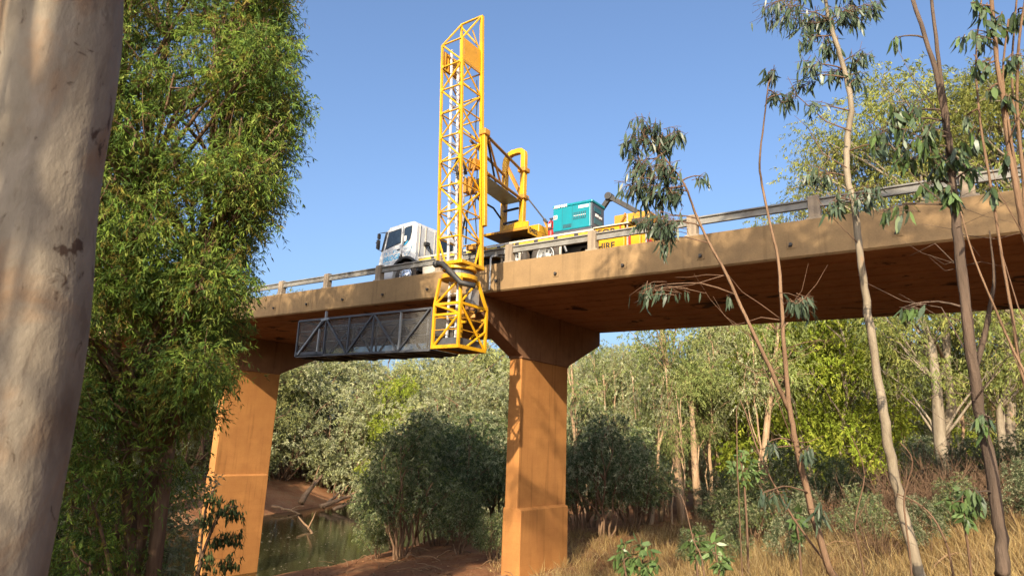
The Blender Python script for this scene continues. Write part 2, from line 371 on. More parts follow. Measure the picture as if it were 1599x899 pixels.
for i, xf in enumerate(PX[:-1]):
    zc = ZB + G*xf; zg = min(gz(xf, 17), gz(xf, 19.5), gz(xf,15.5))-.8
    zb_ = {0:-2.2, 1:-1.757, 2:-1.83, 3:-1.7}[i]
    xc = xf-PT/2
    mb = MB(); t = PT/2+.035
    prof = [(YN+.12, zc-.004), (YN+.12, zc-.5), (Y1-.03, zc-1.5), (Y1-.03, zc-1.56), (Y2+.03, zc-1.56), (Y2+.03, zc-1.5), (YF-.05, zc-.5), (YF-.05, zc-.004)]
    prof = [(y, z + (G*0)) for y, z in prof]
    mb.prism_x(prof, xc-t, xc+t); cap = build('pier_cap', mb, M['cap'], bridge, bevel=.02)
    mb = MB(); mb.box(xc-PT/2, xc+PT/2, Y1, Y2, zb_-.05, zc-1.555); build('pier_column', mb, M['pier'], bridge, bevel=.025)
    mb = MB(); e_ = .15; el = .05; mb.prism_y([(xc-PT/2-el, zg), (xc+PT/2+e_, zg), (xc+PT/2+e_, zb_-.06), (xc+PT/2+.01, zb_), (xc-PT/2-.01, zb_), (xc-PT/2-el, zb_-.03)], Y1-.012, Y2-.10)
    build('pier_base', mb, M['pier'], bridge, bevel=.02)
# guard rails
pmesh = None
for s, (yo, lab) in enumerate(((YN, 'grey steel guard rail on squat concrete posts along the near kerb'), (YF, 'grey steel guard rail on concrete posts along the far kerb'))):
    gr = empty('guard_rail', (-11.5, yo, ZT+.2), lab, 'guard rail')
    sg = 1 if s == 0 else -1
    for i in range(-14, 15 if s == 0 else 15):
        x = -21.03+2.641*i
        if x < -59 or x > 36: continue
        if pmesh is None:
            mb = MB(); mb.prism_x([(-.10,-.01),(.10,-.01),(.10,.50),(.07,.53),(-.07,.53),(-.10,.50)], -.115, .115)
            mb.box(-.17,.17,-.118,.118,-.03,.035)
            pmesh = build('rail_post', mb, M['post'], gr, bevel=.012); o = pmesh; o.data.transform(Matrix.Translation(OFF[gr.name]))
        else:
            o = pmesh.copy(); COL.objects.link(o); o.parent = gr
        o.location = Vector((x, yo+sg*.135, ZT+G*x)) - OFF[gr.name]
        if x+2.641 < 36:
            mb = MB(); y0 = yo+sg*.13; d = sg*.04
            a, b_ = x+.117, x+2.641-.117
            mb.prism_x([(y0-d*1.2,.272),(y0-d*1.2,.292),(y0-d*.5,.30),(y0-d*.5,.42),(y0-d*1.5,.43),(y0-d*1.5,.458),(y0-d*1.2,.466),(y0+d*.9,.466),(y0+d*.9,.272)], a, b_)
            build('rail_beam', mb, M['galv'], gr, deck=True)

#__TRUCK__
#__VEG__
# ------------------------------------------------------------------ inspection truck  (heights are above the kerb top)
TY0, TY1 = 14.65, 16.85
RD = -.22
truck = empty('inspection_truck', (-11.5, 15.75, ZT+G*-11.5+RD), 'white cab bridge inspection truck carrying a tall yellow lattice mast and underbridge platform', 'truck')
def tb(name, mb, mat, parent=truck, **kw): return build(name, mb, M[mat], parent, deck=True, **kw)
def bars(pairs, w, n=6, mb=None):
    mb = mb or MB()
    for p, q in pairs: mb.tube([p, q], w, n)
    return mb
# cab
arc = [(-15.15+.60*math.cos(R(a)), .25+.60*math.sin(R(a))) for a in range(15, 151, 15)]
prof = [(-16.40,.12),(-16.44,.60),(-16.40,.95),(-16.31,1.25),(-16.12,1.92),(-15.98,2.02),(-15.4,2.07),(-14.86,2.08),(-14.74,2.02),(-14.70,1.9),(-14.70,.62),(-14.60,.42)]
prof += arc + [(-15.72,.12)]
mb = MB(); mb.prism_y(prof, TY0, TY1); cab = tb('cab', mb, 'white', bevel=.06, seg=3)
def panel(pts, y, th=.006):
    mb = MB(); mb.prism_y(pts, y-th, y+.004); return mb
tb('door', panel([(-16.22,.66),(-16.24,1.22),(-16.06,1.90),(-15.37,1.97),(-15.33,.84),(-15.72,.76),(-15.80,.62)], TY0, .008), 'white', cab, bevel=.006)
tb('window_seal', panel([(-16.15,1.24),(-16.02,1.86),(-15.42,1.93),(-15.40,1.40)], TY0-.008, .004), 'black', cab)
tb('side_window', panel([(-16.11,1.27),(-15.99,1.83),(-15.45,1.90),(-15.43,1.42)], TY0-.012, .004), 'glass', cab)
qw = [(-15.29,1.28),(-15.27,1.86),(-15.20,1.91),(-14.95,1.93),(-14.95,1.7),(-15.0,1.5),(-15.1,1.36)]
tb('window_seal', panel([(x+(.02 if x>-15.1 else -.02), z+(.02 if z>1.6 else -.02)) for x,z in qw], TY0, .004), 'black', cab)
tb('quarter_window', panel(qw, TY0-.004, .004), 'glass', cab)
mb = MB(); mb.box(-15.345,-15.325,TY0-.010,TY0-.001,.82,1.97); mb.box(-16.235,-15.35,TY0-.003,TY0+.003,.60,.665); tb('door_gap', mb, 'black', cab)
mb = MB(); mb.box(-15.56,-15.42,TY0-.03,TY0-.006,1.16,1.19); tb('door_handle', mb, 'black', cab)
mb = MB(); mb.prism_y([(-16.315,1.24),(-16.13,1.89),(-16.145,1.90),(-16.335,1.24)], TY0+.08, TY1-.08); tb('windscreen', mb, 'glass', cab)
mb = MB(); mb.prism_y([(-16.34,1.20),(-16.22,1.24),(-16.07,1.88),(-16.17,1.90)], TY0-.016, TY0+.03); tb('front_pillar_trim', mb, 'black', cab)
mb = MB(); mb.box(-16.47,-16.40,TY0-.14,TY0-.02,1.30,1.62); mb.box(-16.46,-16.40,TY0-.13,TY0-.02,1.66,1.84)
mb.tube([(-16.2,TY0-.01,1.88),(-16.42,TY0-.08,1.86),(-16.43,TY0-.08,1.28),(-16.28,TY0-.01,1.22)], .018); mb.tube([(-16.43,TY0-.08,1.57),(-16.62,TY0-.02,1.56)], .02)
tb('door_mirror', mb, 'black', cab, bevel=.01)
mb = MB(); mb.box(-16.48,-16.445,TY0+.1,TY1-.1,.66,1.12); tb('front_grille', mb, 'black', cab)
mb = MB(); mb.box(-16.56,-16.42,TY0+.01,TY1-.01,.10,.50); tb('bumper', mb, 'white', cab, bevel=.05)
for y in (TY0+.08, TY1-.42):
    mb = MB(); mb.box(-16.585,-16.555,y,y+.34,.26,.44); tb('headlight', mb, 'lightsteel', cab, bevel=.02)
mb = MB()
for a in range(10, 156, 15):
    pass
pin, pout = [], []
for a in range(8, 158, 10):
    pin.append((-15.15+.585*math.cos(R(a)), .25+.585*math.sin(R(a)))); pout.append((-15.15+.66*math.cos(R(a)), .25+.66*math.sin(R(a))))
mb.prism_y(pin+pout[::-1], TY0-.035, TY0+.3); tb('wheel_arch', mb, 'black', cab)
mb = MB(); mb.box(-15.42,-15.28,TY0-.05,TY0-.03,.78,.93); mb.tube([(-15.35,TY0-.04,.75),(-15.30,TY0-.06,.99)], .03); tb('step_mirror', mb, 'black', cab)
# cab rear wall details
mb = MB(); mb.box(-14.70,-14.685,15.05,15.1,.7,1.98); mb.box(-14.70,-14.68,15.5,15.53,.7,1.98); mb.box(-14.70,-14.675,14.78,14.80,.6,2.0); tb('rear_wall_rib', mb, 'offwhite', cab)
mb = MB(); mb.box(-14.70,-14.69,15.75,16.45,1.2,1.8); tb('rear_window', mb, 'glass', cab)
mb = MB(); mb.tube([(-14.62,15.28,.72),(-14.62,15.30,1.1),(-14.63,15.22,1.32),(-14.63,15.12,1.36)], .028); mb.box(-14.68,-14.56,14.98,15.16,1.32,1.42); tb('air_intake', mb, 'black', cab)
mb = MB(); mb.box(-16.0,-15.9,TY0+.2,TY0+.26,2.03,2.1); mb.box(-15.35,-15.3,TY0+.1,TY0+.2,2.06,2.10); tb('marker_lamp', mb, 'offwhite', cab)
# printed sign on the door
def text_mesh(name, s, size, mat, parent, origin, xdir, zdir, off=.003, weight=0, sx=1.0):
    cu = bpy.data.curves.new(name, 'FONT'); cu.body = s; cu.size = size; cu.extrude = .001; cu.offset = weight; cu.align_x = 'LEFT'
    to = bpy.data.objects.new(name+'_tmp', cu); COL.objects.link(to)
    dg = bpy.context.evaluated_depsgraph_get(); me = bpy.data.meshes.new_from_object(to.evaluated_get(dg))
    bpy.data.objects.remove(to)
    xd, zd = Vector(xdir), Vector(zdir); nd = xd.cross(zd); o_ = Vector(origin)
    mb = MB(); mb.add([o_+xd*v.co.x*sx+zd*v.co.y+nd*(v.co.z) for v in me.vertices], [tuple(p.vertices) for p in me.polygons])
    return tb(name, mb, mat, parent)
sl = Vector((1,0,.10)).normalized(); su = Vector((.12,0,1)).normalized()
text_mesh('door_lettering', 'BRIDGE', .25, 'blueprint', cab, (-16.21,TY0-.010,.80), sl, su, weight=.006, sx=.92)
mb = MB()
for k, (w_, h_) in enumerate([(.05,.10),(.06,.10),(.02,.10),(.06,.10),(0,0),(.07,.10),(.06,.09),(.05,.10),(.03,.10)]):
    x = -16.17+.085*k
    if w_: mb.box(x, x+w_*.35, TY0-.0105, TY0-.009, 1.03+.01*k, 1.03+.01*k+h_); mb.box(x, x+w_, TY0-.0105, TY0-.009, 1.03+.01*k+(.04 if k%2 else .085), 1.045+.01*k+(.04 if k%2 else .085))
tb('door_lettering', mb, 'blueprint', cab)
mb = MB(); mb.tube([(-16.17,TY0-.009,.73),(-15.85,TY0-.009,.76)], .012, 4); tb('door_lettering', mb, 'blueprint', cab)
mb = MB()
mb.tube([(-15.2,TY0-.004,.98),(-15.1,TY0-.004,.89),(-14.98,TY0-.004,1.0),(-15.08,TY0-.004,1.06),(-15.2,TY0-.004,.98)], .007, 4)
mb.tube([(-15.02,TY0-.004,1.34),(-14.88,TY0-.004,1.22),(-14.92,TY0-.004,1.08),(-15.0,TY0-.004,1.0)], .006, 4)
mb.tube([(-15.3,TY0-.004,1.2),(-15.12,TY0-.004,1.17),(-14.98,TY0-.004,1.2)], .006, 4)
tb('bridge_emblem', mb, 'blueprint', cab)
mb = MB(); mb.prism_y([(-15.27,1.31),(-15.12,1.42),(-15.06,1.45),(-15.1,1.38),(-15.2,1.30)], TY0-.014, TY0-.009); tb('window_sticker', mb, 'blueprint', cab)
mb = MB(); mb.box(-15.26,-15.16,TY0-.014,TY0-.009,1.44,1.62); tb('window_sticker', mb, 'label', cab)
# chassis and tray
mb = MB()
for y in (15.2, 16.2): mb.box(-16.2,-6.9,y,y+.12,.28,.56)
for x in (-14.3,-12.6,-11.5,-10.2,-8.8,-7.4): mb.box(x,x+.12,15.2,16.3,.32,.5)
tb('chassis_frame', mb, 'dark')
mb = MB(); mb.box(-14.55,-8.09,TY0,TY1,.66,.74); mb.box(-8.09,-6.75,TY0+.5,TY1,.66,.74); tray = tb('tray', mb, 'dark', bevel=.008)
mb = MB(); mb.box(-14.55,-8.085,TY0-.02,TY0-.002,.745,.80); tb('tray_edge', mb, 'offwhite', tray)
x = -14.5
while x < -8.5:
    mb = MB(); mb.box(x, x+.52, TY0-.012, TY0-.002, .675, .73); tb('reflective_strip', mb, 'reflect', tray); x += .66
for x in (-13.2,-12.3,-10.5,-9.1):
    mb = MB(); mb.bar((x,TY0-.02,.66),(x+.1,TY0+.1,.30), .06,.04); tb('tray_bracket', mb, 'lightsteel', tray)
for x in (-10.52,-9.15):
    mb = MB(); mb.box(x,x+.06,TY0-.03,TY0+.0,-.06,.66); tb('guard_upright', mb, 'offwhite', truck)
mb = MB(); mb.box(-14.4,-12.5,TY0+.08,TY0+.14,.2,.5); tb('side_guard', mb, 'offwhite')
mb = MB(); mb.box(-14.35,-13.55,TY0+.15,15.18,.05,.52); tb('fuel_tank', mb, 'greysteel', bevel=.06)
mb = MB(); mb.box(-13.3,-12.3,TY0+.12,15.18,.02,.5); tb('tool_box', mb, 'dark', bevel=.02)
# outrigger and stabiliser under the mast
mb = MB(); mb.box(-11.9,-11.5,13.9,15.3,.50,.64); tb('outrigger_beam', mb, 'yellowgrease')
# wheels
def wheel(x, y0, y1, r=.48, front=False):
    z = RD+r; w = y1-y0
    mb = MB(); mb.ring_y(x, z, [(r*.58,y0+.03),(r*.66,y0),(r*.9,y0),(r*.985,y0+.03),(r,y0+.07),(r,y1-.07),(r*.985,y1-.03),(r*.9,y1),(r*.58,y1)], 36)
    wh = tb('wheel', mb, 'tyre', truck, smooth=True)
    mb = MB(); mb.ring_y(x, z, [(r*.60,y0+.012),(r*.56,y0+.0),(r*.53,y0+.03),(r*.45,y0+(.02 if front else .10)),(r*.22,y0+(.0 if front else .12)),(r*.2,y0-(.03 if front else -.02)),(.002,y0-(.03 if front else -.02))], 32)
    tb('rim', mb, 'chrome' if front else 'lightsteel', wh, smooth=True)
    mb = MB()
    for k in range(8):
        a = 2*math.pi*k/8; mb.disc_y(x+r*.33*math.cos(a), z+r*.33*math.sin(a), y0-(.005 if front else -.09), y0+.13, .03, n=8)
    tb('hub_nuts', mb, 'chrome' if front else 'dark', wh)
for y0, y1 in ((TY0+.03, TY0+.28), (TY1-.28, TY1-.03)):
    wheel(-15.15, y0, y1, .48, True)
    wheel(-10.78, y0, y1+.02); wheel(-9.66, y0, y1+.02)
for x in (-10.78,-9.66):
    pin = [(x+.52*math.cos(R(a)), RD+.48+.52*math.sin(R(a))) for a in range(35,150,8)]; pout = [(x+.55*math.cos(R(a)), RD+.48+.55*math.sin(R(a))) for a in range(35,150,8)]
    mb = MB(); mb.prism_y(pin+pout[::-1], TY0+.02, TY0+.5); tb('mudguard', mb, 'dark')
# yellow lockers at the rear, with lettering
mb = MB(); mb.prism_y([(-8.07,.02),(-7.2,.02),(-7.2,.78),(-8.07,.78)], TY0, TY0+.48); lk = tb('side_locker', mb, 'yellow', bevel=.012)
mb = MB(); mb.box(-8.09,-7.05,TY0-.05,TY0+.5,.785,.815); tb('locker_lid', mb, 'offwhite', lk)
mb = MB(); mb.prism_x([(TY0-.03,.82),(TY0+.5,.82),(TY0+.36,.96)], -7.5, -6.95); tb('locker_cover', mb, 'dark', lk)
text_mesh('locker_lettering', 'FOR', .27, 'blackprint', lk, (-7.98,TY0-.003,.545), (1,0,0), (0,0,1), weight=.008, sx=1.05)
text_mesh('locker_lettering', 'HIRE', .25, 'blackprint', lk, (-7.99,TY0-.003,.175), (1,0,0), (0,0,1), weight=.008, sx=1.0)
mb = MB(); mb.box(-7.33,-7.29,TY0-.006,TY0-.001,.60,.76); mb.box(-7.27,-7.25,TY0-.006,TY0-.001,.66,.70); tb('warning_mark', mb, 'red', lk)
mb = MB(); mb.box(-7.19,-6.78,TY0+.06,TY0+.48,.05,.72); lk2 = tb('side_locker', mb, 'yellow', bevel=.012)
mb = MB(); mb.box(-7.10,-7.04,TY0+.05,TY0+.058,.15,.6); tb('locker_handle', mb, 'red', lk2)
mb = MB(); mb.box(-7.95,-6.9,15.55,16.7,.745,1.42); tb('hydraulic_tank', mb, 'yellowplate', bevel=.02)
mb = MB(); mb.box(-7.15,-6.75,TY0+.3,TY1-.2,.745,1.02); tb('rear_box', mb, 'dark', bevel=.02)
for x in (-7.12,-6.6):
    mb = MB(); mb.tube([(x,TY0+.02,.1),(x,TY0+.02,1.05)], .022); tb('marker_pole', mb, 'lightsteel')
mb = MB(); mb.box(-6.75,-6.62,TY0+.05,TY1-.05,.10,.45); tb('rear_bumper', mb, 'yellow', bevel=.02)
for y in (TY0+.1, TY1-.4):
    mb = MB(); mb.box(-6.62,-6.60,y,y+.3,.2,.36); tb('tail_light', mb, 'red')
# black loader arm behind the generator
mb = MB(); mb.bar((-8.5,15.62,1.55),(-8.12,15.62,2.02),.11,.13); mb.bar((-8.16,15.60,2.06),(-7.25,15.60,1.42),.12,.14); mb.disc_y(-8.13,2.04,15.5,15.75,.11,n=14); tb('loader_arm', mb, 'dark', bevel=.015)
mb = MB(); mb.bar((-7.95,15.45,.76),(-7.55,15.45,1.40),.04); tb('arm_prop', mb, 'yellowgrease')
# turntable deck, portal frame and lifting arms
mb = MB(); mb.disc_z(-11.1,15.75,.745,1.16,.45); ped = tb('turntable_pedestal', mb, 'dark', bevel=.02)
mb = MB(); mb.box(-11.97,-10.31,14.75,16.3,1.16,1.24); tt = tb('turntable_deck', mb, 'yellowgrease', bevel=.012)
mb = MB(); mb.prism_y([(-11.25,1.245),(-10.32,1.245),(-10.32,1.40),(-10.6,1.44),(-11.15,1.40)], 14.76, 14.80); tb('toe_plate', mb, 'yellow', tt)
mb = MB(); mb.box(-10.72,-10.33,15.35,16.2,1.245,1.50); tb('valve_box', mb, 'yellow', tt, bevel=.03)
for k in range(7):
    mb = MB(); mb.box(-11.9+.085*k,-11.85+.085*k,14.735,14.75,1.17,1.215); tb('deck_cleat', mb, 'yellow', tt)
text_mesh('deck_number', '0482', .2, 'blackprint', tt, (-10.307,14.82,1.10), (0,1,0), (0,0,1), weight=.006, sx=1.05)
mb = MB(); mb.box(-10.32,-10.308,14.76,15.5,1.04,1.239); tb('number_plate', mb, 'yellow', tt)
legN = [(-10.78,15.1,1.245),(-10.78,15.1,3.70),(-10.80,15.1,3.80),(-10.87,15.1,3.86),(-10.97,15.1,3.88),(-11.22,15.1,3.87),(-11.35,15.1,3.82),(-11.45,15.1,3.70),(-11.48,15.1,3.55),(-11.48,15.1,1.245)]
mb = MB(); mb.tube(legN, .115, 4); portal = tb('portal_frame', mb, 'yellow', bevel=.015)
mb = MB(); mb.bar((-11.44,15.1,3.5),(-10.80,15.1,2.32),.11,.09); tb('diagonal_strut', mb, 'yellowgrease', portal)
for z in (1.95, 1.55):
    mb = MB(); mb.bar((-11.4,15.0,z),(-10.86,15.0,z+.02),.07,.05); tb('step', mb, 'black', portal)
for z in (2.32, 3.2):
    mb = MB(); mb.box(-10.92,-10.64,14.96,15.24,z-.07,z+.07); tb('pivot_block', mb, 'yellowgrease', portal, bevel=.02)
mb = MB(); mb.tube([(-10.72,15.1,2.42),(-9.95,15.1,1.46)], .022); mb.tube([(-9.99,15.1,1.5),(-9.9,15.1,1.38)], .05); tb('tie_cable', mb, 'dark', truck)
mb = MB(); mb.bar((-9.98,15.1,1.5),(-9.82,15.1,1.12),.08,.05); tb('cable_anchor', mb, 'yellowgrease')
mb = MB(); mb.tube([(-10.8,15.1,3.15),(-10.102, 12.42, 3.044)], .045); tb('upper_arm', mb, 'yellowgrease', truck, smooth=False)
mb = MB(); mb.tube([(-11.48,15.1,3.15),(-10.672, 12.42, 3.044)], .045); tb('upper_arm', mb, 'yellowgrease')
mb = MB(); mb.tube([(-10.8,15.1,2.26),(-10.046, 12.42, 1.968)], .045); tb('lower_arm', mb, 'yellowgrease')
mb = MB(); mb.tube([(-11.48,15.1,2.26),(-10.672, 12.42, 1.968)], .045); tb('lower_arm', mb, 'yellowgrease')
mb = MB(); mb.tube([(-10.074, 12.466, 2.934),(-10.5,13.6,2.2)], .03); mb.tube([(-10.488, 12.512, 2.934),(-11.3,14.4,2.2)], .03); tb('arm_brace', mb, 'yellowgrease')
mb = MB(); mb.tube([(-10.102, 12.438, 2.952),(-10.9,13.9,2.35)], .03); tb('arm_cylinder', mb, 'dark')
mb = MB(); v0 = [(-10.82,15.05,2.20),(-11.46,15.05,2.20),(-10.654, 12.466, 1.904),(-10.065, 12.466, 1.904)]
mb.add(v0+[(x,y,z-.02) for x,y,z in v0], [(0,1,2,3),(7,6,5,4),(0,4,5,1),(1,5,6,2),(2,6,7,3),(3,7,4,0)]); tb('walkway_plate', mb, 'lightsteel')
mb = MB(); mb.tube([(-10.626, 12.512, 1.738),(-11.1,13.4,1.75),(-11.5,14.6,1.95),(-11.52,15.0,1.75)], .03); tb('hydraulic_hose', mb, 'black')
def tb(name, mb, mat, parent=truck, **kw): return build(name, mb, M[mat], parent, deck=True, mast=True, **kw)
# ---- mast
LEAN = -.055
def ML(z): return LEAN*(z+.4)
MX0, MX1, MY0, MY1 = -11.66, -10.88, 12.5, 13.36
def mp(ix, iy, z):
    return ((MX0, MX1)[ix]+ML(z), (MY0, MY1)[iy], z)
TOPF, TOPB, BOT = 6.48, 7.72, -.30
mb = MB(); r_ = .034
for ix in (0, 1):
    for iy in (0, 1): mb.bar(mp(ix,iy,BOT), mp(ix,iy,TOPB if iy else TOPF), .062)
mast = tb('mast', mb, 'yellow')
def br(p, q, w=.026, mat='yellow', name='brace', par=None): 
    mb = MB(); mb.tube([p, q], w, 6); return tb(name, mb, mat, par or mast)
NB = 8; bh = (TOPF-.42)/NB
zs = [TOPF-bh*k for k in range(NB+1)]      # front nodes
for k, z in enumerate(zs):
    br(mp(0,0,z), mp(1,0,z), .028, name='crossbar')
    br(mp(1,0,z), mp(1,1,z), .025, name='crossbar'); br(mp(0,0,z), mp(0,1,z), .025, name='crossbar'); br(mp(0,1,z), mp(1,1,z), .025, name='crossbar')
    if k < NB:
        z2 = zs[k+1]
        if k % 2 == 0: br(mp(0,0,z), mp(1,0,z2)); br(mp(1,1,z), mp(1,0,z2)); br(mp(0,1,z), mp(0,0,z2)); br(mp(1,1,z), mp(0,1,z2))
        else: br(mp(1,0,z), mp(0,0,z2)); br(mp(1,0,z), mp(1,1,z2)); br(mp(0,0,z), mp(0,1,z2)); br(mp(0,1,z), mp(1,1,z2))
br(mp(0,0,TOPF), mp(0,1,TOPB), .03, name='top_rail'); br(mp(1,0,TOPF), mp(1,1,TOPB), .03, name='top_rail'); br(mp(0,1,TOPB), mp(1,1,TOPB), .035, name='top_rail')
br(mp(0,1,TOPF+.1), mp(1,1,TOPF+.1), .025, name='crossbar'); br(mp(1,1,TOPF+.1), mp(0,1,TOPB-.1)); 
mx = lambda z: MX1+ML(z)
br((mx(7.1), MY0+.45, 7.0), mp(1,1,TOPF-.1), .02)
zt0, zt1 = TOPF-.02, TOPF-bh+.02
mb = MB()
for dx in (0, .008): mb.add([(mx(zt0)+.02+dx, MY0+.05, zt0), (mx(zt1)+.02+dx, MY0+.05, zt1), (mx(zt1)+.02+dx, MY1-.06, zt1), (mx(zt0)+.02+dx, MY1-.06, zt0)], [(0,1,2,3)])
mb.f += [(0,1,5,4),(1,2,6,5),(2,3,7,6),(3,0,4,7)]
tb('name_panel', mb, 'yellowplate', mast)
mb = MB(); mb.add([(mx(zt0)+.031, MY0+.1, zt0-.06), (mx(zt0)+.031, MY0+.1, zt0-.13), (mx(zt0)+.031, MY0+.6, zt0-.13), (mx(zt0)+.031, MY0+.6, zt0-.06)], [(0,1,2,3)]); tb('panel_print', mb, 'offwhite', mast)
mb = MB(); mb.box(MX0+ML(6)-.02, MX0+ML(6)-.01, MY0+.08, MY1-.06, TOPF-bh*1.05, TOPF-.15)
for k in range(5): mb.box(MX0+ML(6)-.01, MX0+ML(6)+.02, MY0+.12+.14*k, MY0+.16+.14*k, TOPF-bh*1.02, TOPF-.18)
tb('back_panel', mb, 'yellowplate', mast)
# gusset plates at the nodes and a cable down the mast
for k, z in enumerate(zs[1:-1]):
    for (ix, iy) in ((0,0),(1,0)):
        x, y, z_ = mp(ix, iy, z); sgn = 1 if ix == 0 else -1
        mb = MB(); mb.prism_y([(x,z_-.09),(x+sgn*.13,z_),(x,z_+.09)], y-.038, y-.030); tb('gusset_plate', mb, 'yellow', mast)
    x, y, z_ = mp(1, 1, z)
    mb = MB(); mb.prism_x([(y,z_-.09),(y-.13,z_),(y,z_+.09)], x+.030, x+.038); tb('gusset_plate', mb, 'yellow', mast)
mb = MB(); mb.tube([(MX1-.08+ML(z)+.02*math.sin(z*3), MY1-.1+.02*math.cos(z*2.3), z) for z in np.arange(-.2, 5.6, .3)], .016, 6); tb('power_cable', mb, 'black', mast)
# ladder inside the mast
mb = MB()
ly = (12.74, 13.06)
for y in ly: mb.bar((MX0+.16+ML(-.2),y,-.35),(MX0+.16+ML(6.4),y,6.4 if y<12.9 else 6.0), .065, .04)
lad = tb('ladder', mb, 'alu', mast)
z = -.2
while z < 6.0:
    mb = MB(); mb.tube([(MX0+.16+ML(z),ly[0],z),(MX0+.16+ML(z),ly[1],z)], .016, 6); tb('rung', mb, 'alu', mast); z += .3
# guide rail and sliding sleeve on the near chord towards the arms
mb = MB(); mb.bar((MX1+.07+ML(-.2),MY1-.02,-.3),(MX1+.07+ML(7.7),MY1-.02,7.7), .06,.09); tb('guide_rail', mb, 'yellow', mast)
mb = MB(); mb.bar((MX1+.13+ML(.9),MY1+.0,.9),(MX1+.13+ML(3.75),MY1+.0,3.75), .13,.13); sl_ = tb('sliding_sleeve', mb, 'yellow', mast, bevel=.012)
mb = MB(); mb.box(MX1+.0+ML(3.8),MX1+.25+ML(3.8),MY1-.1,MY1+.14,3.68,3.86); tb('sleeve_head', mb, 'yellowgrease', mast, bevel=.02)
mb = MB()
for k, x in enumerate((.24,.33)): mb.tube([(MX0+x,13.1,-.2),(MX0+x-.05,13.1,1.3),(MX0+x-.12,13.1,2.7)], .028, 6)
tb('hydraulic_ram', mb, 'lightsteel', mast)
mb = MB(); mb.tube([(MX0+.12,13.0,2.3),(MX0+.06,12.9,2.75),(MX0+.2,12.85,2.95),(MX0+.36,12.9,2.75),(MX0+.38,13.0,2.4)], .045, 8); mb.tube([(MX0+.55,12.9,1.1),(MX0+.5,12.8,.5),(MX0+.36,12.9,.1),(MX0+.45,13.0,-.3)], .03, 6); mb.tube([(MX0+.62,13.1,2.3),(MX0+.5,13.0,1.2),(MX0+.6,12.9,.3)], .022, 6)
tb('hydraulic_hose', mb, 'black', mast)
mb = MB(); mb.tube([(-11.2,13.3,3.3),(-11.05,13.1,2.7),(-11.15,13.0,2.0),(-11.0,13.2,1.2)], .03, 6); mb.box(-11.4,-11.1,13.05,13.3,1.9,2.3); mb.box(-11.3,-11.05,13.1,13.3,2.6,2.9); tb('winch_unit', mb, 'yellowgrease', mast)
# spread feet of the mast on the rotating ring
cx, cy = -11.25, 12.93
for ix in (0,1):
    for iy in (0,1):
        p = mp(ix,iy,.42); br((p[0],p[1],.42), (cx+(-.26 if ix==0 else .26), cy+(-.3 if iy==0 else .3), -.28), .03, name='foot_strut')
mb = MB(); mb.prism_x([(12.45,-.36),(12.45,-.26),(13.42,-.26),(13.42,-.36)], -11.72, -10.78); mb.disc_z(cx,cy,-.46,-.36,.47,n=32); ringo = tb('rotating_ring', mb, 'yellow', bevel=.012)
mb = MB(); mb.disc_z(cx,cy,-.60,-.46,.38,n=32); tb('slew_bearing', mb, 'greysteel', ringo)
mb = MB(); mb.disc_z(cx,cy,-.72,-.60,.50,n=32); tb('lower_flange', mb, 'yellow', ringo, bevel=.01)
mb = MB(); mb.tube([(-11.63,12.38,-.33),(-11.35,12.36,-.36),(-11.05,12.36,-.62),(-10.75,12.42,-.92),(-10.42,12.6,-1.0)], .075, 10); mb.tube([(-11.66,12.4,-.33),(-11.55,12.37,-.33)], .1, 10); tb('hose_boot', mb, 'black', truck, smooth=True)
# ---- lower cage
BX0, BX1, BY0, BY1 = -11.68, -10.80, 12.5, 13.6
ZL, ZM, ZU = -2.55, -1.42, -.70
cage_c = [(x,y) for x in (BX0,BX1) for y in (BY0,BY1)]
ux = {BX0: cx-.36, BX1: cx+.36}; uy = {BY0: cy-.36, BY1: cy+.36}
mb = MB(); mb.box(BX0+.04,BX1-.04,BY0+.04,BY1-.04,ZL+.01,ZL+.04); cage = tb('lower_cage', mb, 'dark')
for x, y in cage_c:
    mb = MB(); mb.tube([(x,y,ZL-.04),(x,y,ZM),(ux[x],uy[y],ZU)],.048,4); tb('corner_post', mb, 'yellow', cage)
for z, w in ((ZL,.09),(ZM,.07),(ZM-.28,.06)):
    for p, q in (((BX0,BY0),(BX1,BY0)),((BX1,BY0),(BX1,BY1)),((BX0,BY1),(BX1,BY1)),((BX0,BY0),(BX0,BY1))):
        if z == ZM-.28 and p == (BX1,BY0): continue
        mb = MB(); mb.bar((*p,z),(*q,z),w); tb('crossbar', mb, 'yellow', cage)
for p, q in (((BX0,BY0,ZL),(BX1,BY0,ZM-.28)),((BX0,BY0,ZM),(ux[BX1],BY0+.1,ZU)),((BX0,BY0,ZM),(BX1,BY0,ZM-.28)),((BX1,BY0,ZM),(BX1,BY1,ZL)),((BX1,BY0+.3,ZL),(BX1,BY1,ZM-.6)),((BX1,BY0,ZM),(ux[BX1],uy[BY1],ZU)),((BX0,BY1,ZL),(BX1,BY1,ZM-.28)),((BX0,BY0,ZL),(BX0,BY1,ZM))):
    br(p, q, .032, par=cage)
for z in (-1.78,-2.1):
    br((BX0,BY0+.03,z),(BX1,BY0+.03,z), .014, 'yellowplate', 'handrail', cage); br((BX1-.03,BY0,z),(BX1-.03,BY1,z-.02), .014, 'yellowplate', 'handrail', cage)
for (x0,x1,y0,y1) in ((BX0+.05,BX1-.05,BY0+.05,BY0+.06),(BX1-.06,BX1-.05,BY0+.07,BY1-.05)):
    mb = MB(); mb.box(x0,x1,y0,y1,ZL+.05,ZL+.24); tb('kick_plate', mb, 'greysteel', cage)
mb = MB(); mb.bar((-11.42,12.75,-2.4),(-11.42,12.75,-.75),.05); mb.bar((-11.12,12.75,-2.4),(-11.12,12.75,-.75),.05)
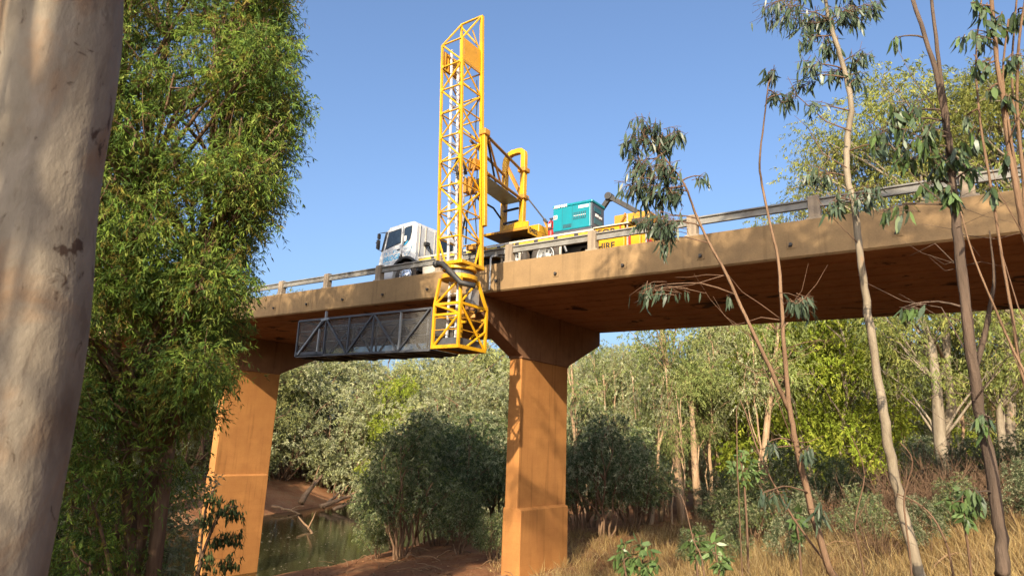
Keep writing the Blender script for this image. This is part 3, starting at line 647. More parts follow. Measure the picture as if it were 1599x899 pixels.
for k in range(6): mb.tube([(-11.42,12.75,-2.3+.3*k),(-11.12,12.75,-2.3+.3*k)],.015,6)
tb('access_ladder', mb, 'alu', cage)
mb = MB(); mb.box(-11.15,-10.9,13.1,13.4,-1.35,-.9); tb('control_box', mb, 'lightsteel', cage, bevel=.02)
mb = MB(); mb.disc_y(-11.05,-1.62,12.95,13.3,.13,n=16); mb.bar((-11.3,13.0,-1.7),(-10.85,13.2,-1.65),.09); tb('slew_motor', mb, 'yellowgrease', cage)
mb = MB(); mb.tube([(-11.0,13.2,-1.0),(-10.9,13.3,-1.5),(-11.1,13.2,-1.8),(-10.95,13.0,-1.5)], .03, 6); mb.tube([(-11.25,13.0,-1.1),(-11.2,12.9,-1.45),(-11.3,12.8,-1.6)], .03, 6); tb('hydraulic_hose', mb, 'black', cage)
mb = MB(); mb.box(-11.5,-11.35,12.9,13.2,-2.5,-1.9); tb('equipment_bag', mb, 'dark', cage, bevel=.03)
# ---- platform
PXL, PXR, PZB, PZT = -17.46, -11.76, -2.62, -1.50
mb = MB()
for y in (BY0, BY1):
    mb.bar((PXL,y,PZB),(PXR,y,PZB),.06); mb.bar((PXL,y,PZT),(PXR,y,PZT),.055)
mb.bar((PXL,BY0,PZB),(PXL,BY1,PZB),.06); mb.bar((PXL,BY0,PZT),(PXL,BY1,PZT),.05)
plat = tb('work_platform', mb, 'greysteel')
posts_ = [PXL,-16.12,-15.05,-14.0,-12.92,PXR]
for y in (BY0,BY1):
    for i, x in enumerate(posts_):
        mb = MB(); mb.bar((x,y,PZB),(x,y,PZT),.05); tb('platform_post', mb, 'lightsteel' if i == 4 else 'greysteel', plat)
    for p, q in (((PXL,PZB),(-16.12,PZT)),((-16.12,PZT),(-15.05,PZB)),((-15.05,PZB),(-14.0,PZT)),((-14.0,PZT),(-12.95,PZB)),((-12.92,PZB),(-11.82,PZT))):
        mb = MB(); mb.bar((p[0],y-.02,p[1]),(q[0],y-.02,q[1]),.05,.045); tb('platform_brace', mb, 'greysteel', plat)
    for i in range(5):
        x0, x1 = posts_[i]+.03, posts_[i+1]-.03
        mb = MB(); yy = y+(.03 if y == BY0 else -.03); mb.box(x0,x1,yy,yy+.004,PZB+.03,PZT-.03); tb('mesh_panel', mb, 'wire', plat)
    for z in (-1.85,-2.2):
        mb = MB(); mb.tube([(PXL,y+.05,z),(PXR,y+.05,z)], .014, 6); tb('mid_rail', mb, 'lightsteel', plat)
mb = MB(); mb.box(PXL+.03,PXR,BY0+.04,BY1-.04,PZB-.01,PZB+.025); tb('platform_floor', mb, 'dark', plat)
x = PXL+.4
while x < PXR:
    mb = MB(); mb.box(x,x+.06,BY0+.04,BY1-.04,PZB-.05,PZB-.012); tb('floor_joist', mb, 'dark', plat); x += .72
for xa, xb in ((-17.2,-16.2),(-16.0,-14.9),(-14.7,-13.6),(-13.4,-12.2)):
    mb = MB(); mb.bar((xa,BY0+.06,PZB-.06),(xb,BY1-.06,PZB-.06),.04); tb('floor_brace', mb, 'dark', plat)
mb = MB(); mb.bar((-16.12,BY0-.03,PZT-.05),(-16.12,BY0-.03,PZT+.22),.06,.06); mb.bar((-16.3,BY0-.04,PZT-.05),(-15.95,BY0-.04,PZT-.02),.07); tb('extension_latch', mb, 'lightsteel', plat)
mb = MB(); mb.bar((-17.3,BY0-.045,PZB+.05),(-16.3,BY0-.045,PZT-.1),.045); mb.bar((-17.0,BY0+.1,-2.3),(-16.8,BY0+.1,-1.75),.05); mb.bar((-16.42,BY0+.0,PZB+.04),(-16.40,BY0+.0,PZT-.3),.06); tb('folding_stay', mb, 'lightsteel', plat)
mb = MB(); mb.box(PXL-.03,-16.1,BY0-.03,BY0-.025,PZB+.0,PZB+.12); tb('kick_plate', mb, 'greysteel', plat)
def tb(name, mb, mat, parent=truck, **kw): return build(name, mb, M[mat], parent, deck=True, **kw)
# hooked pole at the kerb
mb = MB(); mb.tube([(-11.02,13.97,-.75),(-11.02,13.97,.16),(-10.99,13.99,.22),(-10.9,14.1,.25),(-10.8,14.5,.25)], .03, 8); tb('hooked_pole', mb, 'lightsteel', truck)

# ---- generator on the tray
gen = empty('generator', (-8.78, 15.0, ZT+G*-8.8+.80), 'boxy teal diesel generator with slate grey end standing on the truck tray', 'generator')
GX0, GX1, GY0, GY1, GZ0, GZ1 = -9.40, -8.16, 14.66, 15.36, .80, 1.64
mb = MB(); mb.box(GX0+.01,GX1-.01,GY0+.01,GY1-.01,GZ0,GZ0+.09); tb('base_frame', mb, 'slate', gen, bevel=.01)
mb = MB(); mb.box(GX0,GX1-.05,GY0,GY1,GZ0+.091,GZ1-.06); tb('housing', mb, 'teal', gen, bevel=.02)
mb = MB(); mb.box(GX1-.05,GX1,GY0+.004,GY1-.004,GZ0+.091,GZ1-.07); ep = tb('end_panel', mb, 'slate', gen, bevel=.012)
mb = MB(); mb.box(GX0-.015,GX1+.02,GY0-.015,GY1+.015,GZ1-.06,GZ1+.02); tb('roof', mb, 'teal', gen, bevel=.025)
mb = MB(); mb.box(GX1,GX1+.01,GY0+.12,GY0+.58,GZ0+.2,GZ0+.36); mb.box(GX1,GX1+.01,GY0+.12,GY0+.5,GZ0+.55,GZ0+.68); tb('intake_grille', mb, 'tealdark', gen)
mb = MB(); mb.box(GX1,GX1+.012,GY0+.2,GY0+.36,GZ0+.42,GZ0+.5); mb.box(GX1,GX1+.012,GY0+.42,GY0+.55,GZ0+.42,GZ0+.48); tb('end_label', mb, 'label', gen)
mb = MB(); mb.box(GX0+.30,GX0+.308,GY0-.003,GY0+.004,GZ0+.1,GZ1-.07); mb.box(GX0+.62,GX0+.626,GY0-.003,GY0+.004,GZ0+.1,GZ1-.07); tb('door_seam', mb, 'tealdark', gen)
mb = MB(); mb.box(GX0+.64,GX0+1.06,GY0-.004,GY0+.004,GZ0+.36,GZ0+.56); lv = tb('louvre_vent', mb, 'tealdark', gen)
for k in range(7):
    mb = MB(); x = GX0+.655+.058*k; mb.box(x,x+.02,GY0-.014,GY0-.004,GZ0+.37,GZ0+.55); tb('louvre_slat', mb, 'teal', lv)
mb = MB(); mb.box(GX0+.655,GX0+1.05,GY0-.012,GY0-.004,GZ0+.45,GZ0+.47); tb('louvre_slat', mb, 'label', lv)
mb = MB(); mb.box(GX0+.33,GX0+.6,GY0-.004,GY0+.004,GZ0+.15,GZ0+.26); lv = tb('louvre_vent', mb, 'tealdark', gen)
for k in range(3):
    mb = MB(); mb.box(GX0+.34+.09*k,GX0+.365+.09*k,GY0-.012,GY0-.004,GZ0+.16,GZ0+.25); tb('louvre_slat', mb, 'tealdark', lv)
mb = MB(); mb.box(GX0+.82,GX0+1.14,GY0-.005,GY0+.002,GZ0+.66,GZ0+.74); tb('model_label', mb, 'label', gen)
mb = MB(); mb.box(GX0+.02,GX0+.14,GY0-.005,GY0+.002,GZ0+.45,GZ0+.57); wl = tb('warning_label', mb, 'label', gen)
mb = MB(); mb.box(GX0+.035,GX0+.06,GY0-.008,GY0-.004,GZ0+.46,GZ0+.56); mb.box(GX0+.085,GX0+.12,GY0-.008,GY0-.004,GZ0+.47,GZ0+.55); tb('warning_print', mb, 'red', wl)
text_mesh('maker_lettering', 'AIRMAN', .11, 'label', gen, (GX0+.03,GY0-.018,GZ1-.065), (1,0,0), (0,0,1), weight=.005, sx=1.05)
mb = MB(); mb.tube([(GX0+.35,GY0+.1,GZ1),(GX0+.35,GY0+.1,GZ1+.05)],.02); mb.tube([(GX0+.7,GY0+.1,GZ1),(GX0+.7,GY0+.1,GZ1+.05)],.03); tb('lifting_eye', mb, 'dark', gen)
mb = MB(); mb.tube([(GX1-.2,GY1-.15,GZ1),(GX1-.2,GY1-.15,GZ1+.12)],.035); tb('exhaust_pipe', mb, 'dark', gen)
ext = empty('fire_extinguisher', (-9.55, 14.78, ZT+G*-9.55+.80), 'red fire extinguisher strapped upright at the left end of the teal generator', 'extinguisher')
mb = MB(); mb.disc_z(-9.52,14.76,.80,1.22,.085,n=18); mb.disc_z(-9.52,14.76,1.22,1.28,.085,.04,n=18); tb('cylinder_body', mb, 'red', ext, smooth=False, bevel=.008)
mb = MB(); mb.disc_z(-9.52,14.76,1.0,1.03,.09,n=18); mb.box(-9.57,-9.47,14.66,14.69,.98,1.05); tb('strap', mb, 'black', ext)
mb = MB(); mb.disc_z(-9.52,14.76,1.28,1.33,.03,n=10); mb.box(-9.58,-9.44,14.745,14.775,1.33,1.36); mb.tube([(-9.5,14.73,1.3),(-9.44,14.66,1.2),(-9.46,14.66,1.0)],.014,6); tb('valve_and_hose', mb, 'black', ext)
mb = MB(); mb.box(-9.56,-9.48,14.67,14.678,1.08,1.16); tb('paper_label', mb, 'label', ext)
# ------------------------------------------------------------------ vegetation
def nrmz(a): return a/np.maximum(np.linalg.norm(a, axis=-1, keepdims=True), 1e-9)
def leaf_geo(base, axis_, L, Wd, rs, curve=.25, six=False):
    n = len(base); axis_ = nrmz(axis_); ref = rs.normal(size=(n,3)); side = nrmz(np.cross(axis_, ref)); nr = np.cross(side, axis_)
    L = L[:,None]; Wd = Wd[:,None]
    if six:
        c = rs.uniform(-1, 1, (n,1))*curve
        p1 = base+axis_*L*.28+nr*L*c*.10; p2 = base+axis_*L*.66+nr*L*c*.30; tip = base+axis_*L*.97+nr*L*c*.75
        v = np.stack([base, p1+side*Wd*.5, p1-side*Wd*.5, p2+side*Wd*.40, p2-side*Wd*.40, tip], 1).reshape(-1,3)
        i = np.arange(n)[:,None]*6
        q = np.concatenate([i+np.array([[0,1,2]]), i+np.array([[1,3,4]]), i+np.array([[1,4,2]]), i+np.array([[3,5,4]])], 0)
        return v, q, 6
    f = nr*Wd*rs.uniform(-.5,.5,(n,1))
    v = np.stack([base, base+axis_*L*.42+side*Wd*.5+f, base+axis_*L, base+axis_*L*.42-side*Wd*.5+f], 1).reshape(-1,3)
    i = np.arange(n)[:,None]*4
    return v, np.concatenate([i+np.array([[0,1,2]]), i+np.array([[0,2,3]])], 0), 4
def tints(n, cols, rs, var=.18, per=None):
    cols = np.array(cols, float); k = rs.integers(0, len(cols), n) if per is None else per % len(cols)
    w = rs.uniform(0, 1, (n,1)); c = cols[k]*(1-w*.35)+cols[rs.integers(0, len(cols), n)]*w*.35
    return c*rs.uniform(1-var, 1+var, (n,1))
def sprays(cent, rad, nsp, nlf, rs, slen, L, Wd, droop, cols, flat=.8, shell=.55, six=False, spread=.6, curve=.25, tip_cols=None):
    """leafy sprays filling clumps: each spray is a short arching shoot with leaves along it"""
    B, A, LL, C, tw = [], [], [], [], []
    for c, r in zip(cent, rad):
        n = max(2, int(nsp*(r**2)))
        u = nrmz(rs.normal(size=(n,3))); rr = r*rs.uniform(shell**2, 1.12, (n,1))**.5
        o = np.array(c)+u*rr*np.array([1,1,flat])
        d = nrmz(u*.8+rs.normal(size=(n,3))*.5+np.array([0,0,.15-droop*.5]))
        sl_ = slen*rs.uniform(.6,1.4,(n,1))
        spc = rs.integers(0, len(cols), n); bri = rs.uniform(.72,1.25,(n,1))
        t = np.sort(rs.uniform(.1,1,(n,nlf)),1)[...,None]
        P = o[:,None,:]+d[:,None,:]*sl_[:,None,:]*t+np.array([0,0,-1])*droop*sl_[:,None,:]*t**2*.55
        ax = d[:,None,:]*.5+rs.normal(size=(n,nlf,3))*spread+np.array([0,0,-1])*droop
        B.append(P.reshape(-1,3)); A.append(ax.reshape(-1,3))
        cc = tints(n*nlf, cols, rs, .14, np.repeat(spc, nlf))*np.repeat(bri, nlf, 0); C.append(cc)
    B = np.concatenate(B); A = np.concatenate(A); C = np.concatenate(C); n = len(B)
    Ls = L*rs.uniform(.6,1.25,n); v, q, k = leaf_geo(B, A, Ls, Ls*Wd/L*rs.uniform(.8,1.2,n), rs, curve, six)
    return v, q, np.repeat(C, k, 0)
def leaf_mesh(name, parts):
    vo = 0; V, Q, C = [], [], []
    for v, q, c in parts: V.append(v); Q.append(q+vo); C.append(c); vo += len(v)
    me = bpy.data.meshes.new(name); fill(me, np.concatenate(V), np.concatenate(Q), np.concatenate(C)); return me
def curve_pts(p, q, n, bend, rs, wob=.03):
    p, q = np.array(p, float), np.array(q, float); L = np.linalg.norm(q-p); out = []
    off = rs.normal(size=3)*L*wob
    for i in range(n+1):
        t = i/n; b_ = math.sin(math.pi*t)
        out.append(p+(q-p)*t+np.array([0,0,bend*L])*b_+off*b_+rs.normal(size=3)*L*wob*.3*(0<i<n))
    return out
def wood_mesh(name, tubes, n=7):
    mb = MB()
    for pts, rad in tubes: mb.tube(pts, rad, n if max(rad) > .04 else 5)
    me = bpy.data.meshes.new(name); me.from_pydata([tuple(map(float, v)) for v in mb.v], [], mb.f)
    me.polygons.foreach_set('use_smooth', [True]*len(me.polygons)); me.update(); return me
def limbs_to(cent, rad, stems, rs, rmax=.09, twigs=3):
    """limbs from the stems to every clump, plus twigs inside it"""
    out = []
    allp = np.array([p for st in stems for p in st[0]])
    for c, r in zip(cent, rad):
        c = np.array(c); d = allp-c; hd = np.hypot(d[:,0], d[:,1]); cost = np.abs(-d[:,2]-hd*.8-.3)+hd*.5
        p = allp[np.argmin(cost)]; L = np.linalg.norm(c-p)
        r0 = min(rmax, .012+.014*L)
        out.append((curve_pts(p, c, 5, .06, rs), [r0*(1-.8*i/5)+.004 for i in range(6)]))
        for k in range(twigs):
            e = c+nrmz(rs.normal(size=3))*r*.9
            out.append((curve_pts(p+(c-p)*rs.uniform(.6,1), e, 3, -.05, rs), [r0*.3+.004, r0*.22+.003, r0*.15+.002, .002]))
    return out
def stem(base, top, r0, r1, rs, n=9, wob=.02):
    pts = curve_pts(base, top, n, 0, rs, wob); return pts, [r0+(r1-r0)*(i/n)**.8 for i in range(n+1)]
def make_tree(name, wood, crown, barkm, leafm='leaf', loc=(0,0,0), label=None, cat='tree', group=None):
    o = empty(name, loc, label, cat, group)
    t = bpy.data.objects.new('trunk', wood); COL.objects.link(t); t.parent = o
    if not wood.materials: wood.materials.append(M[barkm])
    if crown is not None:
        c = bpy.data.objects.new('crown', crown); COL.objects.link(c); c.parent = o
        if not crown.materials: crown.materials.append(M[leafm])
    return o

# ---- tree kinds for the middle and far distance (built once, then copied)
SILVER = [(0.325,0.344,0.187),(0.268,0.296,0.163),(0.382,0.384,0.235),(0.235,0.264,0.105),(0.317,0.320,0.138)]
LIME = [(0.213,0.269,0.033),(0.169,0.225,0.027),(0.269,0.294,0.044),(0.194,0.231,0.037)]
OLIVE = [(0.231,0.240,0.059),(0.188,0.209,0.053),(0.266,0.266,0.075),(0.145,0.174,0.048)]
MIDG = [(0.180,0.223,0.067),(0.217,0.252,0.083),(0.150,0.187,0.067),(0.256,0.266,0.097)]
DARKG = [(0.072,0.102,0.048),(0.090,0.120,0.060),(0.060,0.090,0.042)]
def kind_river(seed, H, Rr, cols, nst=4,  low=.12, leafL=.26, dens=46, nlf=11, droop=.5, bark='brownbark', sr=.17):
    rs = np.random.default_rng(seed); stems = []
    for k in range(nst):
        a = rs.uniform(0, 6.28); rr = rs.uniform(.1,.5)
        stems.append(stem((rr*math.cos(a)*.8, rr*math.sin(a)*.8, -.5), (Rr*.55*math.cos(a), Rr*.55*math.sin(a), H*rs.uniform(.55,.85)), sr, .03, rs, 8, .04))
    cent, rad = [], []
    for k in range(42):
        t = rs.uniform(low, 1)
        wdt = Rr*(math.sin(math.pi*min(1, .22+.72*t))**.7)*rs.uniform(.35,1.0); a = rs.uniform(0, 6.28)
        cent.append((wdt*math.cos(a)*1.08, wdt*math.sin(a)*1.08, H*t*rs.uniform(.8,1.06))); rad.append(rs.uniform(.45,1.4)*Rr/4)
    lm = leaf_mesh('crown', [sprays(cent, rad, dens, nlf, rs, .5, leafL, leafL*.3, droop, cols, spread=.75, shell=.35)])
    return wood_mesh('trunk', [(p, r) for p, r in stems]+limbs_to(cent, rad, stems, rs, .08, 2)), lm
def kind_gum(seed, H, Rr, cols, z0=.42, r0=.2, leafL=.21, dens=70, ncl=26, droop=.9, nlf=11, lean=.06, crad=1.0):
    rs = np.random.default_rng(seed)
    top = (rs.normal()*H*lean, rs.normal()*H*lean, H*.9); st = [stem((0,0,-.6), top, r0, .035, rs, 12, .025)]
    mid = st[0][0][5]
    a = rs.uniform(0,6.28); st.append(stem(mid, (mid[0]+Rr*.5*math.cos(a), mid[1]+Rr*.5*math.sin(a), H*.85), r0*.55, .025, rs, 7, .04))
    cent, rad = [], []
    for k in range(ncl):
        t = rs.uniform(z0, 1); a = rs.uniform(0,6.28); wdt = Rr*(math.sin(math.pi*(.18+.75*(t-z0)/(1-z0)))**.8)*rs.uniform(.15,1)
        cent.append((top[0]*t+wdt*math.cos(a), top[1]*t+wdt*math.sin(a), H*t*.97)); rad.append(rs.uniform(.6,1.25)*crad)
    lm = leaf_mesh('crown', [sprays(cent, rad, dens, nlf, rs, .6, leafL, leafL*.24, droop, cols, spread=.5, shell=.3)])
    return wood_mesh('trunk', st+limbs_to(cent, rad, st, rs, .07, 3), 9), lm
KR = [kind_river(11, 12, 4.2, SILVER), kind_river(12, 12, 4.6, SILVER, 5), kind_river(13, 12, 3.8, SILVER, 3, .06), kind_river(14, 12, 4.3, SILVER[3:]+MIDG[3:], 4)]
KL = [kind_river(21, 11, 3.4, LIME, 3, .1, .21, 75, 11, 1.0), kind_river(22, 11, 3.2, LIME, 3, .15, .21, 75, 11, 1.1)]
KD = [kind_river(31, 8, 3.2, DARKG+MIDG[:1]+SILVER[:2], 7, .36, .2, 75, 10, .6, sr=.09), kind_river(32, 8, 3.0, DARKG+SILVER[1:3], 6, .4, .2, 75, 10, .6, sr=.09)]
KG = [kind_gum(41, 12, 2.6, MIDG+SILVER[:1]), kind_gum(42, 12, 2.2, MIDG, .5, .16), kind_gum(43, 12, 3.0, SILVER, .45, .22)]
KS = [kind_gum(51, 10, 1.3, MIDG, .55, .07, .19, 60, 12, .9, 9, .03, .7), kind_gum(52, 10, 1.1, SILVER, .6, .06, .19, 60, 10, .9, 9, .05, .7)]
KO = [kind_gum(61, 19, 5.6, OLIVE, .38, .26, .2, 46, 60, .8, 12, .03, 1.05), kind_gum(62, 19, 5.2, OLIVE+MIDG[3:], .42, .24, .2, 46, 56, .8, 12, .05, 1.0)]
FIRST = {}
def place(kindname, kind, bark, px, dist, Hs, label, group, rot=None, leafm='leaf', dz=0, ws=1.0):
    x, y = ground_dir(px, dist); return place_xy(kindname, kind, bark, x, y, Hs, label, group, rot, leafm, dz, ws)
prs = random.Random(5)
def place_xy(kindname, kind, bark, x, y, Hs, label, group, rot=None, leafm='leaf', dz=0, ws=1.0):
    o = make_tree(kindname, kind[0], kind[1], bark, leafm, (x, y, gz(x,y)+dz), label, 'tree', group)
    o.rotation_euler = (prs.uniform(-.03,.03), prs.uniform(-.03,.03), prs.uniform(0,6.28) if rot is None else rot)
    o.scale = (Hs*ws, Hs*ws, Hs); return o
# far bank, seen under the deck between the piers
FB = 'trees of the dense stand across the river'
fl = 'silvery green tree in the dense stand across the river'
for i, (px, d, h) in enumerate([(300,62,1.05),(352,66,1.1),(418,71,1.1),(470,73,1.15),(512,71,1.12),(548,75,1.2),(585,72,1.15),(622,74,1.3),(655,66,1.1),(690,70,1.25),(730,66,1.2),(765,74,1.4),(800,66,1.05),(758,80,1.6),(742,94,1.85),(785,84,1.6),(850,72,1.15),(905,66,1.0),(940,76,1.15),(985,66,.95),(1030,72,1.1),
                                 (560,84,1.35),(640,88,1.6),(720,86,1.65),(800,90,1.6),(880,88,1.35),(480,84,1.35),(400,82,1.35),(320,84,1.3),(240,70,1.2),(170,66,1.2),(100,70,1.2),(1090,64,1.0),(1150,70,1.1),(1210,60,.9)]):
    place('river_tree', KR[(i*7+i//3) % 4], 'brownbark', px, d, h*prs.uniform(.93,1.07), fl, FB)
place('river_tree', KR[0], 'brownbark', 448, 69, 1.05, 'rounded silver-leaved tree overhanging the red sandy bank', FB, rot=1.0, ws=1.1)
place('river_tree', KR[1], 'brownbark', 545, 70, 1.05, 'silver-leaved tree behind the tangle of fallen logs', FB, rot=2.0, ws=1.05)
place('lime_tree', KL[0], 'palebark', 612, 69, 1.15, 'bright lime green tree with pale forked limbs among the silver ones', FB)
place('lime_tree', KL[1], 'palebark', 965, 62, 1.0, 'lime green tree right behind the near pier cap', FB)
place('lime_tree', KL[0], 'palebark', 770, 80, 1.3, 'lime green tree showing its top below the yellow cage', FB)
for px, d, h in ((425,72,1.60),(455,76,1.66),(405,70,1.5)):
    place('tall_tree', KO[0] if px != 455 else KO[1], 'palebark', px, d, h*.62, 'tall pale crowned tree peeping over the far end of the deck', 'tall trees beyond the far deck end')
# bank beyond the bridge, in its shadow
SH = 'dark leafy trees on the bank in the shade of the bridge'
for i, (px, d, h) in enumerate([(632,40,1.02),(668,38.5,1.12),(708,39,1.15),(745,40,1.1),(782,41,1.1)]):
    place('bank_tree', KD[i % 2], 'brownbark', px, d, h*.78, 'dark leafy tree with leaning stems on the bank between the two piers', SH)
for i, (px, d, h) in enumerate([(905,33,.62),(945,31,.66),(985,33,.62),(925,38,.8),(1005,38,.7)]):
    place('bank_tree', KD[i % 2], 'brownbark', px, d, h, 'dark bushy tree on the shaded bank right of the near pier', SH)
# stand right of the near pier
ST = 'slender trees standing behind the bridge'
for i, (px, d, h, k) in enumerate([(915,50,1.0,2),(960,50,1.0,2),(1010,52,.95,0),(1110,44,1.0,1),(1150,42,1.0,2),(1195,44,1.0,0),(1240,48,1.0,2),(1000,46,.95,2),(1130,50,1.05,2)]):
    place('slender_gum', KG[k], 'paperbark', px, d, h, 'slender grey-green gum in the stand behind the bridge', ST)
for i in range(26):
    px = prs.uniform(960, 1230); d = prs.uniform(34, 48)
    place('thin_sapling', KS[i % 2], 'paperbark', px, d, prs.uniform(.7,1.0), 'thin upright sapling in the crowded stand behind the bridge', 'thin saplings behind the bridge')
def big_stem_tree(px, d, path, r0, bark, label, h=11, cols=MIDG, Rr=2.2, seed=1, z0=.55):
    rs = np.random.default_rng(seed); x, y = ground_dir(px, d); z = gz(x, y)
    pts = [np.array(at(a, b_, d+rs.uniform(-.3,.3))) for a, b_ in path]; base = np.array((x, y, z-.4))
    pts = [base]+pts; st = [([p-np.array((x,y,z)) for p in pts], [r0*(1-.72*i/(len(pts)-1)) for i in range(len(pts))])]
    cent, rad = [], []
    zt_ = st[0][0][-1]
    for k in range(18):
        t = rs.uniform(z0, 1.0); a = rs.uniform(0,6.28); w = Rr*rs.uniform(.2,1); b0 = st[0][0][min(len(pts)-1, int(t*len(pts)))]
        cent.append((b0[0]+w*math.cos(a), b0[1]+w*math.sin(a), zt_[2]*t+.4)); rad.append(rs.uniform(.6,1.1))
    return make_tree('gum_tree', wood_mesh('trunk', st+limbs_to(cent, rad, st, rs, .06, 3), 10), leaf_mesh('crown', [sprays(cent, rad, 60, 11, rs, .6, .19, .045, .9, cols)]), bark, 'leaf', (x,y,z), label, 'tree', ST)
big_stem_tree(1064, 36.5, [(1060,760),(1050,650),(1042,580),(1034,520),(1030,440),(1028,400)], .25, 'paperbark', 'straight cream trunked tree with flaking bark, tallest of the stand under the deck', seed=71)
big_stem_tree(1088, 37, [(1086,740),(1080,640),(1078,590)], .25, 'paperbark', 'broken cream trunk ending in a short stub beside the tallest stem', seed=72, Rr=1.2, z0=.9)
big_stem_tree(1190, 35, [(1192,720),(1200,640),(1208,580),(1215,520),(1222,450)], .2, 'paperbark', 'leaning cream trunked tree in front of the lime green bush', seed=73)
KT = [kind_gum(81, 12, 1.8, SILVER+MIDG[:2], .55, .15, .2, 60, 14, .8, 10, .05, .8), kind_gum(82, 12, 1.6, MIDG, .6, .12, .2, 60, 12, .8, 10, .07, .8)]
for i in range(16):
    px = 905+20*i+prs.uniform(-9,9); d = prs.uniform(37, 50)
    place('pale_trunk_tree', KT[i % 2], 'paperbark', px, d, prs.uniform(.85,1.08), 'slim pale trunked tree in the stand behind the bridge', ST)
BU = 'leafy bushes on the slope behind the saplings'
for i, (px, d, h) in enumerate([(1165,22,.33),(1215,24,.36),(1290,27,.34),(1120,26,.3),(1345,24,.24),(1500,26,.3),(1570,23,.28),(1430,29,.32),(1620,26,.34),(1250,19,.2),(1130,14,.13),(1215,13,.12),(1335,15,.15),(1425,13,.13),(1485,15,.15),(1590,14,.16),(1080,17,.14)]):
    place('leafy_bush', KD[i % 2], 'brownbark', px, d, h, 'low dark green bush among the scrub on the right slope', BU)
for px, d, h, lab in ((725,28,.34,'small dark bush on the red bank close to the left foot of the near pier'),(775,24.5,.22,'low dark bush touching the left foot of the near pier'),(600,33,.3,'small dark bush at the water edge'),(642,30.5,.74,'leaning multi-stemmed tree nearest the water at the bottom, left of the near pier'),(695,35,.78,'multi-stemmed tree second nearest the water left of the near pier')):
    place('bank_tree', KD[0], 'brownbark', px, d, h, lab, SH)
# vivid green weeping trees and the big gum at the right
GR = 'weeping trees right of the stand'
place('weeping_tree', KL[0], 'brownbark', 1275, 39, 1.12, 'vivid lime green weeping tree left of the pale leaning stem', GR, rot=.6, ws=1.05)
place('weeping_tree', KL[1], 'brownbark', 1345, 40, .98, 'lime green weeping tree behind the pale leaning stem', GR, rot=2.2, ws=1.0)
place('weeping_tree', KL[1], 'brownbark', 1215, 40, 1.05, 'narrow lime green weeping tree beside the leaning cream trunk', GR, rot=4.2)
BG = 'tall olive gums rising behind the right end of the bridge'
for px, d, h, k, lab in ((1300,43,1.0,0,'olive crowned gum, leftmost of the tall ones above the right rail'),(1395,41,1.1,1,'olive crowned gum above the rail between the pale and dark stems'),(1470,40,1.22,0,'broad olive gum with thick pale trunk standing on the dry slope'),(1560,42,1.2,1,'olive gum at the right edge above the rail'),(1640,40,1.15,0,'olive gum half cut by the right border')):
    place('tall_gum', KO[k], 'palebark', px, d, h, lab, BG)
big_stem_tree(1472, 34, [(1468,690),(1462,600),(1455,540),(1440,500),(1420,480)], .29, 'palebark', 'stout white trunk with peeling bark on the dry slope', seed=75, Rr=2.6, cols=MIDG+OLIVE)
big_stem_tree(1560, 35, [(1565,690),(1560,640),(1585,560),(1600,500)], .2, 'palebark', 'white leaning trunk low behind the dark barked sapling', seed=76, Rr=2.2, cols=MIDG+OLIVE)
for i, (px, d, h) in enumerate([(1420,50,.8),(1500,46,.85),(1580,48,.9),(1380,56,.8),(1640,44,.9),(1330,52,.85)]):
    place('slender_gum', KG[i % 3], 'palebark', px, d, h, 'loose grey-green gum far behind the dry slope at right', 'gums far behind the dry slope')
for i in range(34):
    px = 860+26*i+prs.uniform(-10,10)
    place('backdrop_tree', KR[i % 4] if i % 3 else KL[i % 2], 'brownbark', px, prs.uniform(60, 105), prs.uniform(.75,1.05)*(.8 if px < 1000 else 1), 'hazy tree in the last row far behind the stand', 'last row of trees far behind')
# left bank thicket behind the big leafy tree
LT = 'thicket trees low behind the big leafy tree'
for i, (px, d, h) in enumerate([(85,16,.55),(150,17.5,.5),(205,17,.42),(120,20,.55)]):
    place('thicket_tree', (KD+KR)[i % 4], 'brownbark', px, d, h, 'dusky bushy tree in the dark thicket left of the far pier', LT)

# ---- the big leafy tree on the left
rs = np.random.default_rng(101)
bx, by = ground_dir(262, 13.2); bz = gz(bx, by); b0 = np.array((bx, by, bz))
def rel(px, py, d): return np.array(at(px, py, d))-b0
st = []
for pa, r0 in (([(250,900),(240,700),(225,520),(215,330),(235,180),(262,60),(270,-60)], .16), ([(255,880),(262,700),(285,560),(310,420),(330,260),(345,80),(352,-40)], .12), ([(240,850),(190,640),(170,500),(180,330),(190,150)], .11)):
    pts = [np.array((rs.normal()*.15, rs.normal()*.15, -.4))]+[rel(a, b_, 13.2+rs.normal()*.25) for a, b_ in pa[1:]]
    st.append((pts, [r0*(1-.8*i/(len(pts)-1))+.012 for i in range(len(pts))]))
cent, rad = [], []
EDGE = [(-80,455),(40,450),(120,462),(190,470),(260,440),(330,418),(400,385),(470,370),(540,362),(600,335),(660,325),(760,300),(860,250)]
for k in range(265):
    py = rs.uniform(-120, 640); e = np.interp(py, [p[0] for p in EDGE], [p[1] for p in EDGE])
    r = rs.uniform(.38,.72); rp = r*FPX/13.5
    px = rs.uniform(70, e-rp*.75) if k % 3 else e-rp*rs.uniform(.75,1.3)
    cent.append(tuple(rel(px, py, 13.2+rs.uniform(-2.2,2.2)))); rad.append(r)
for k in range(34):                        # thinner skirt of low growth
    py = rs.uniform(600, 880); e = np.interp(py, [p[0] for p in EDGE], [p[1] for p in EDGE])
    cent.append(tuple(rel(rs.uniform(90, e-25), py, 13.2+rs.uniform(-1.5,1.5)))); rad.append(rs.uniform(.3,.55))
LEFTC = [(0.139,0.216,0.037),(0.107,0.178,0.037),(0.187,0.254,0.045),(0.080,0.141,0.040),(0.225,0.267,0.064)]
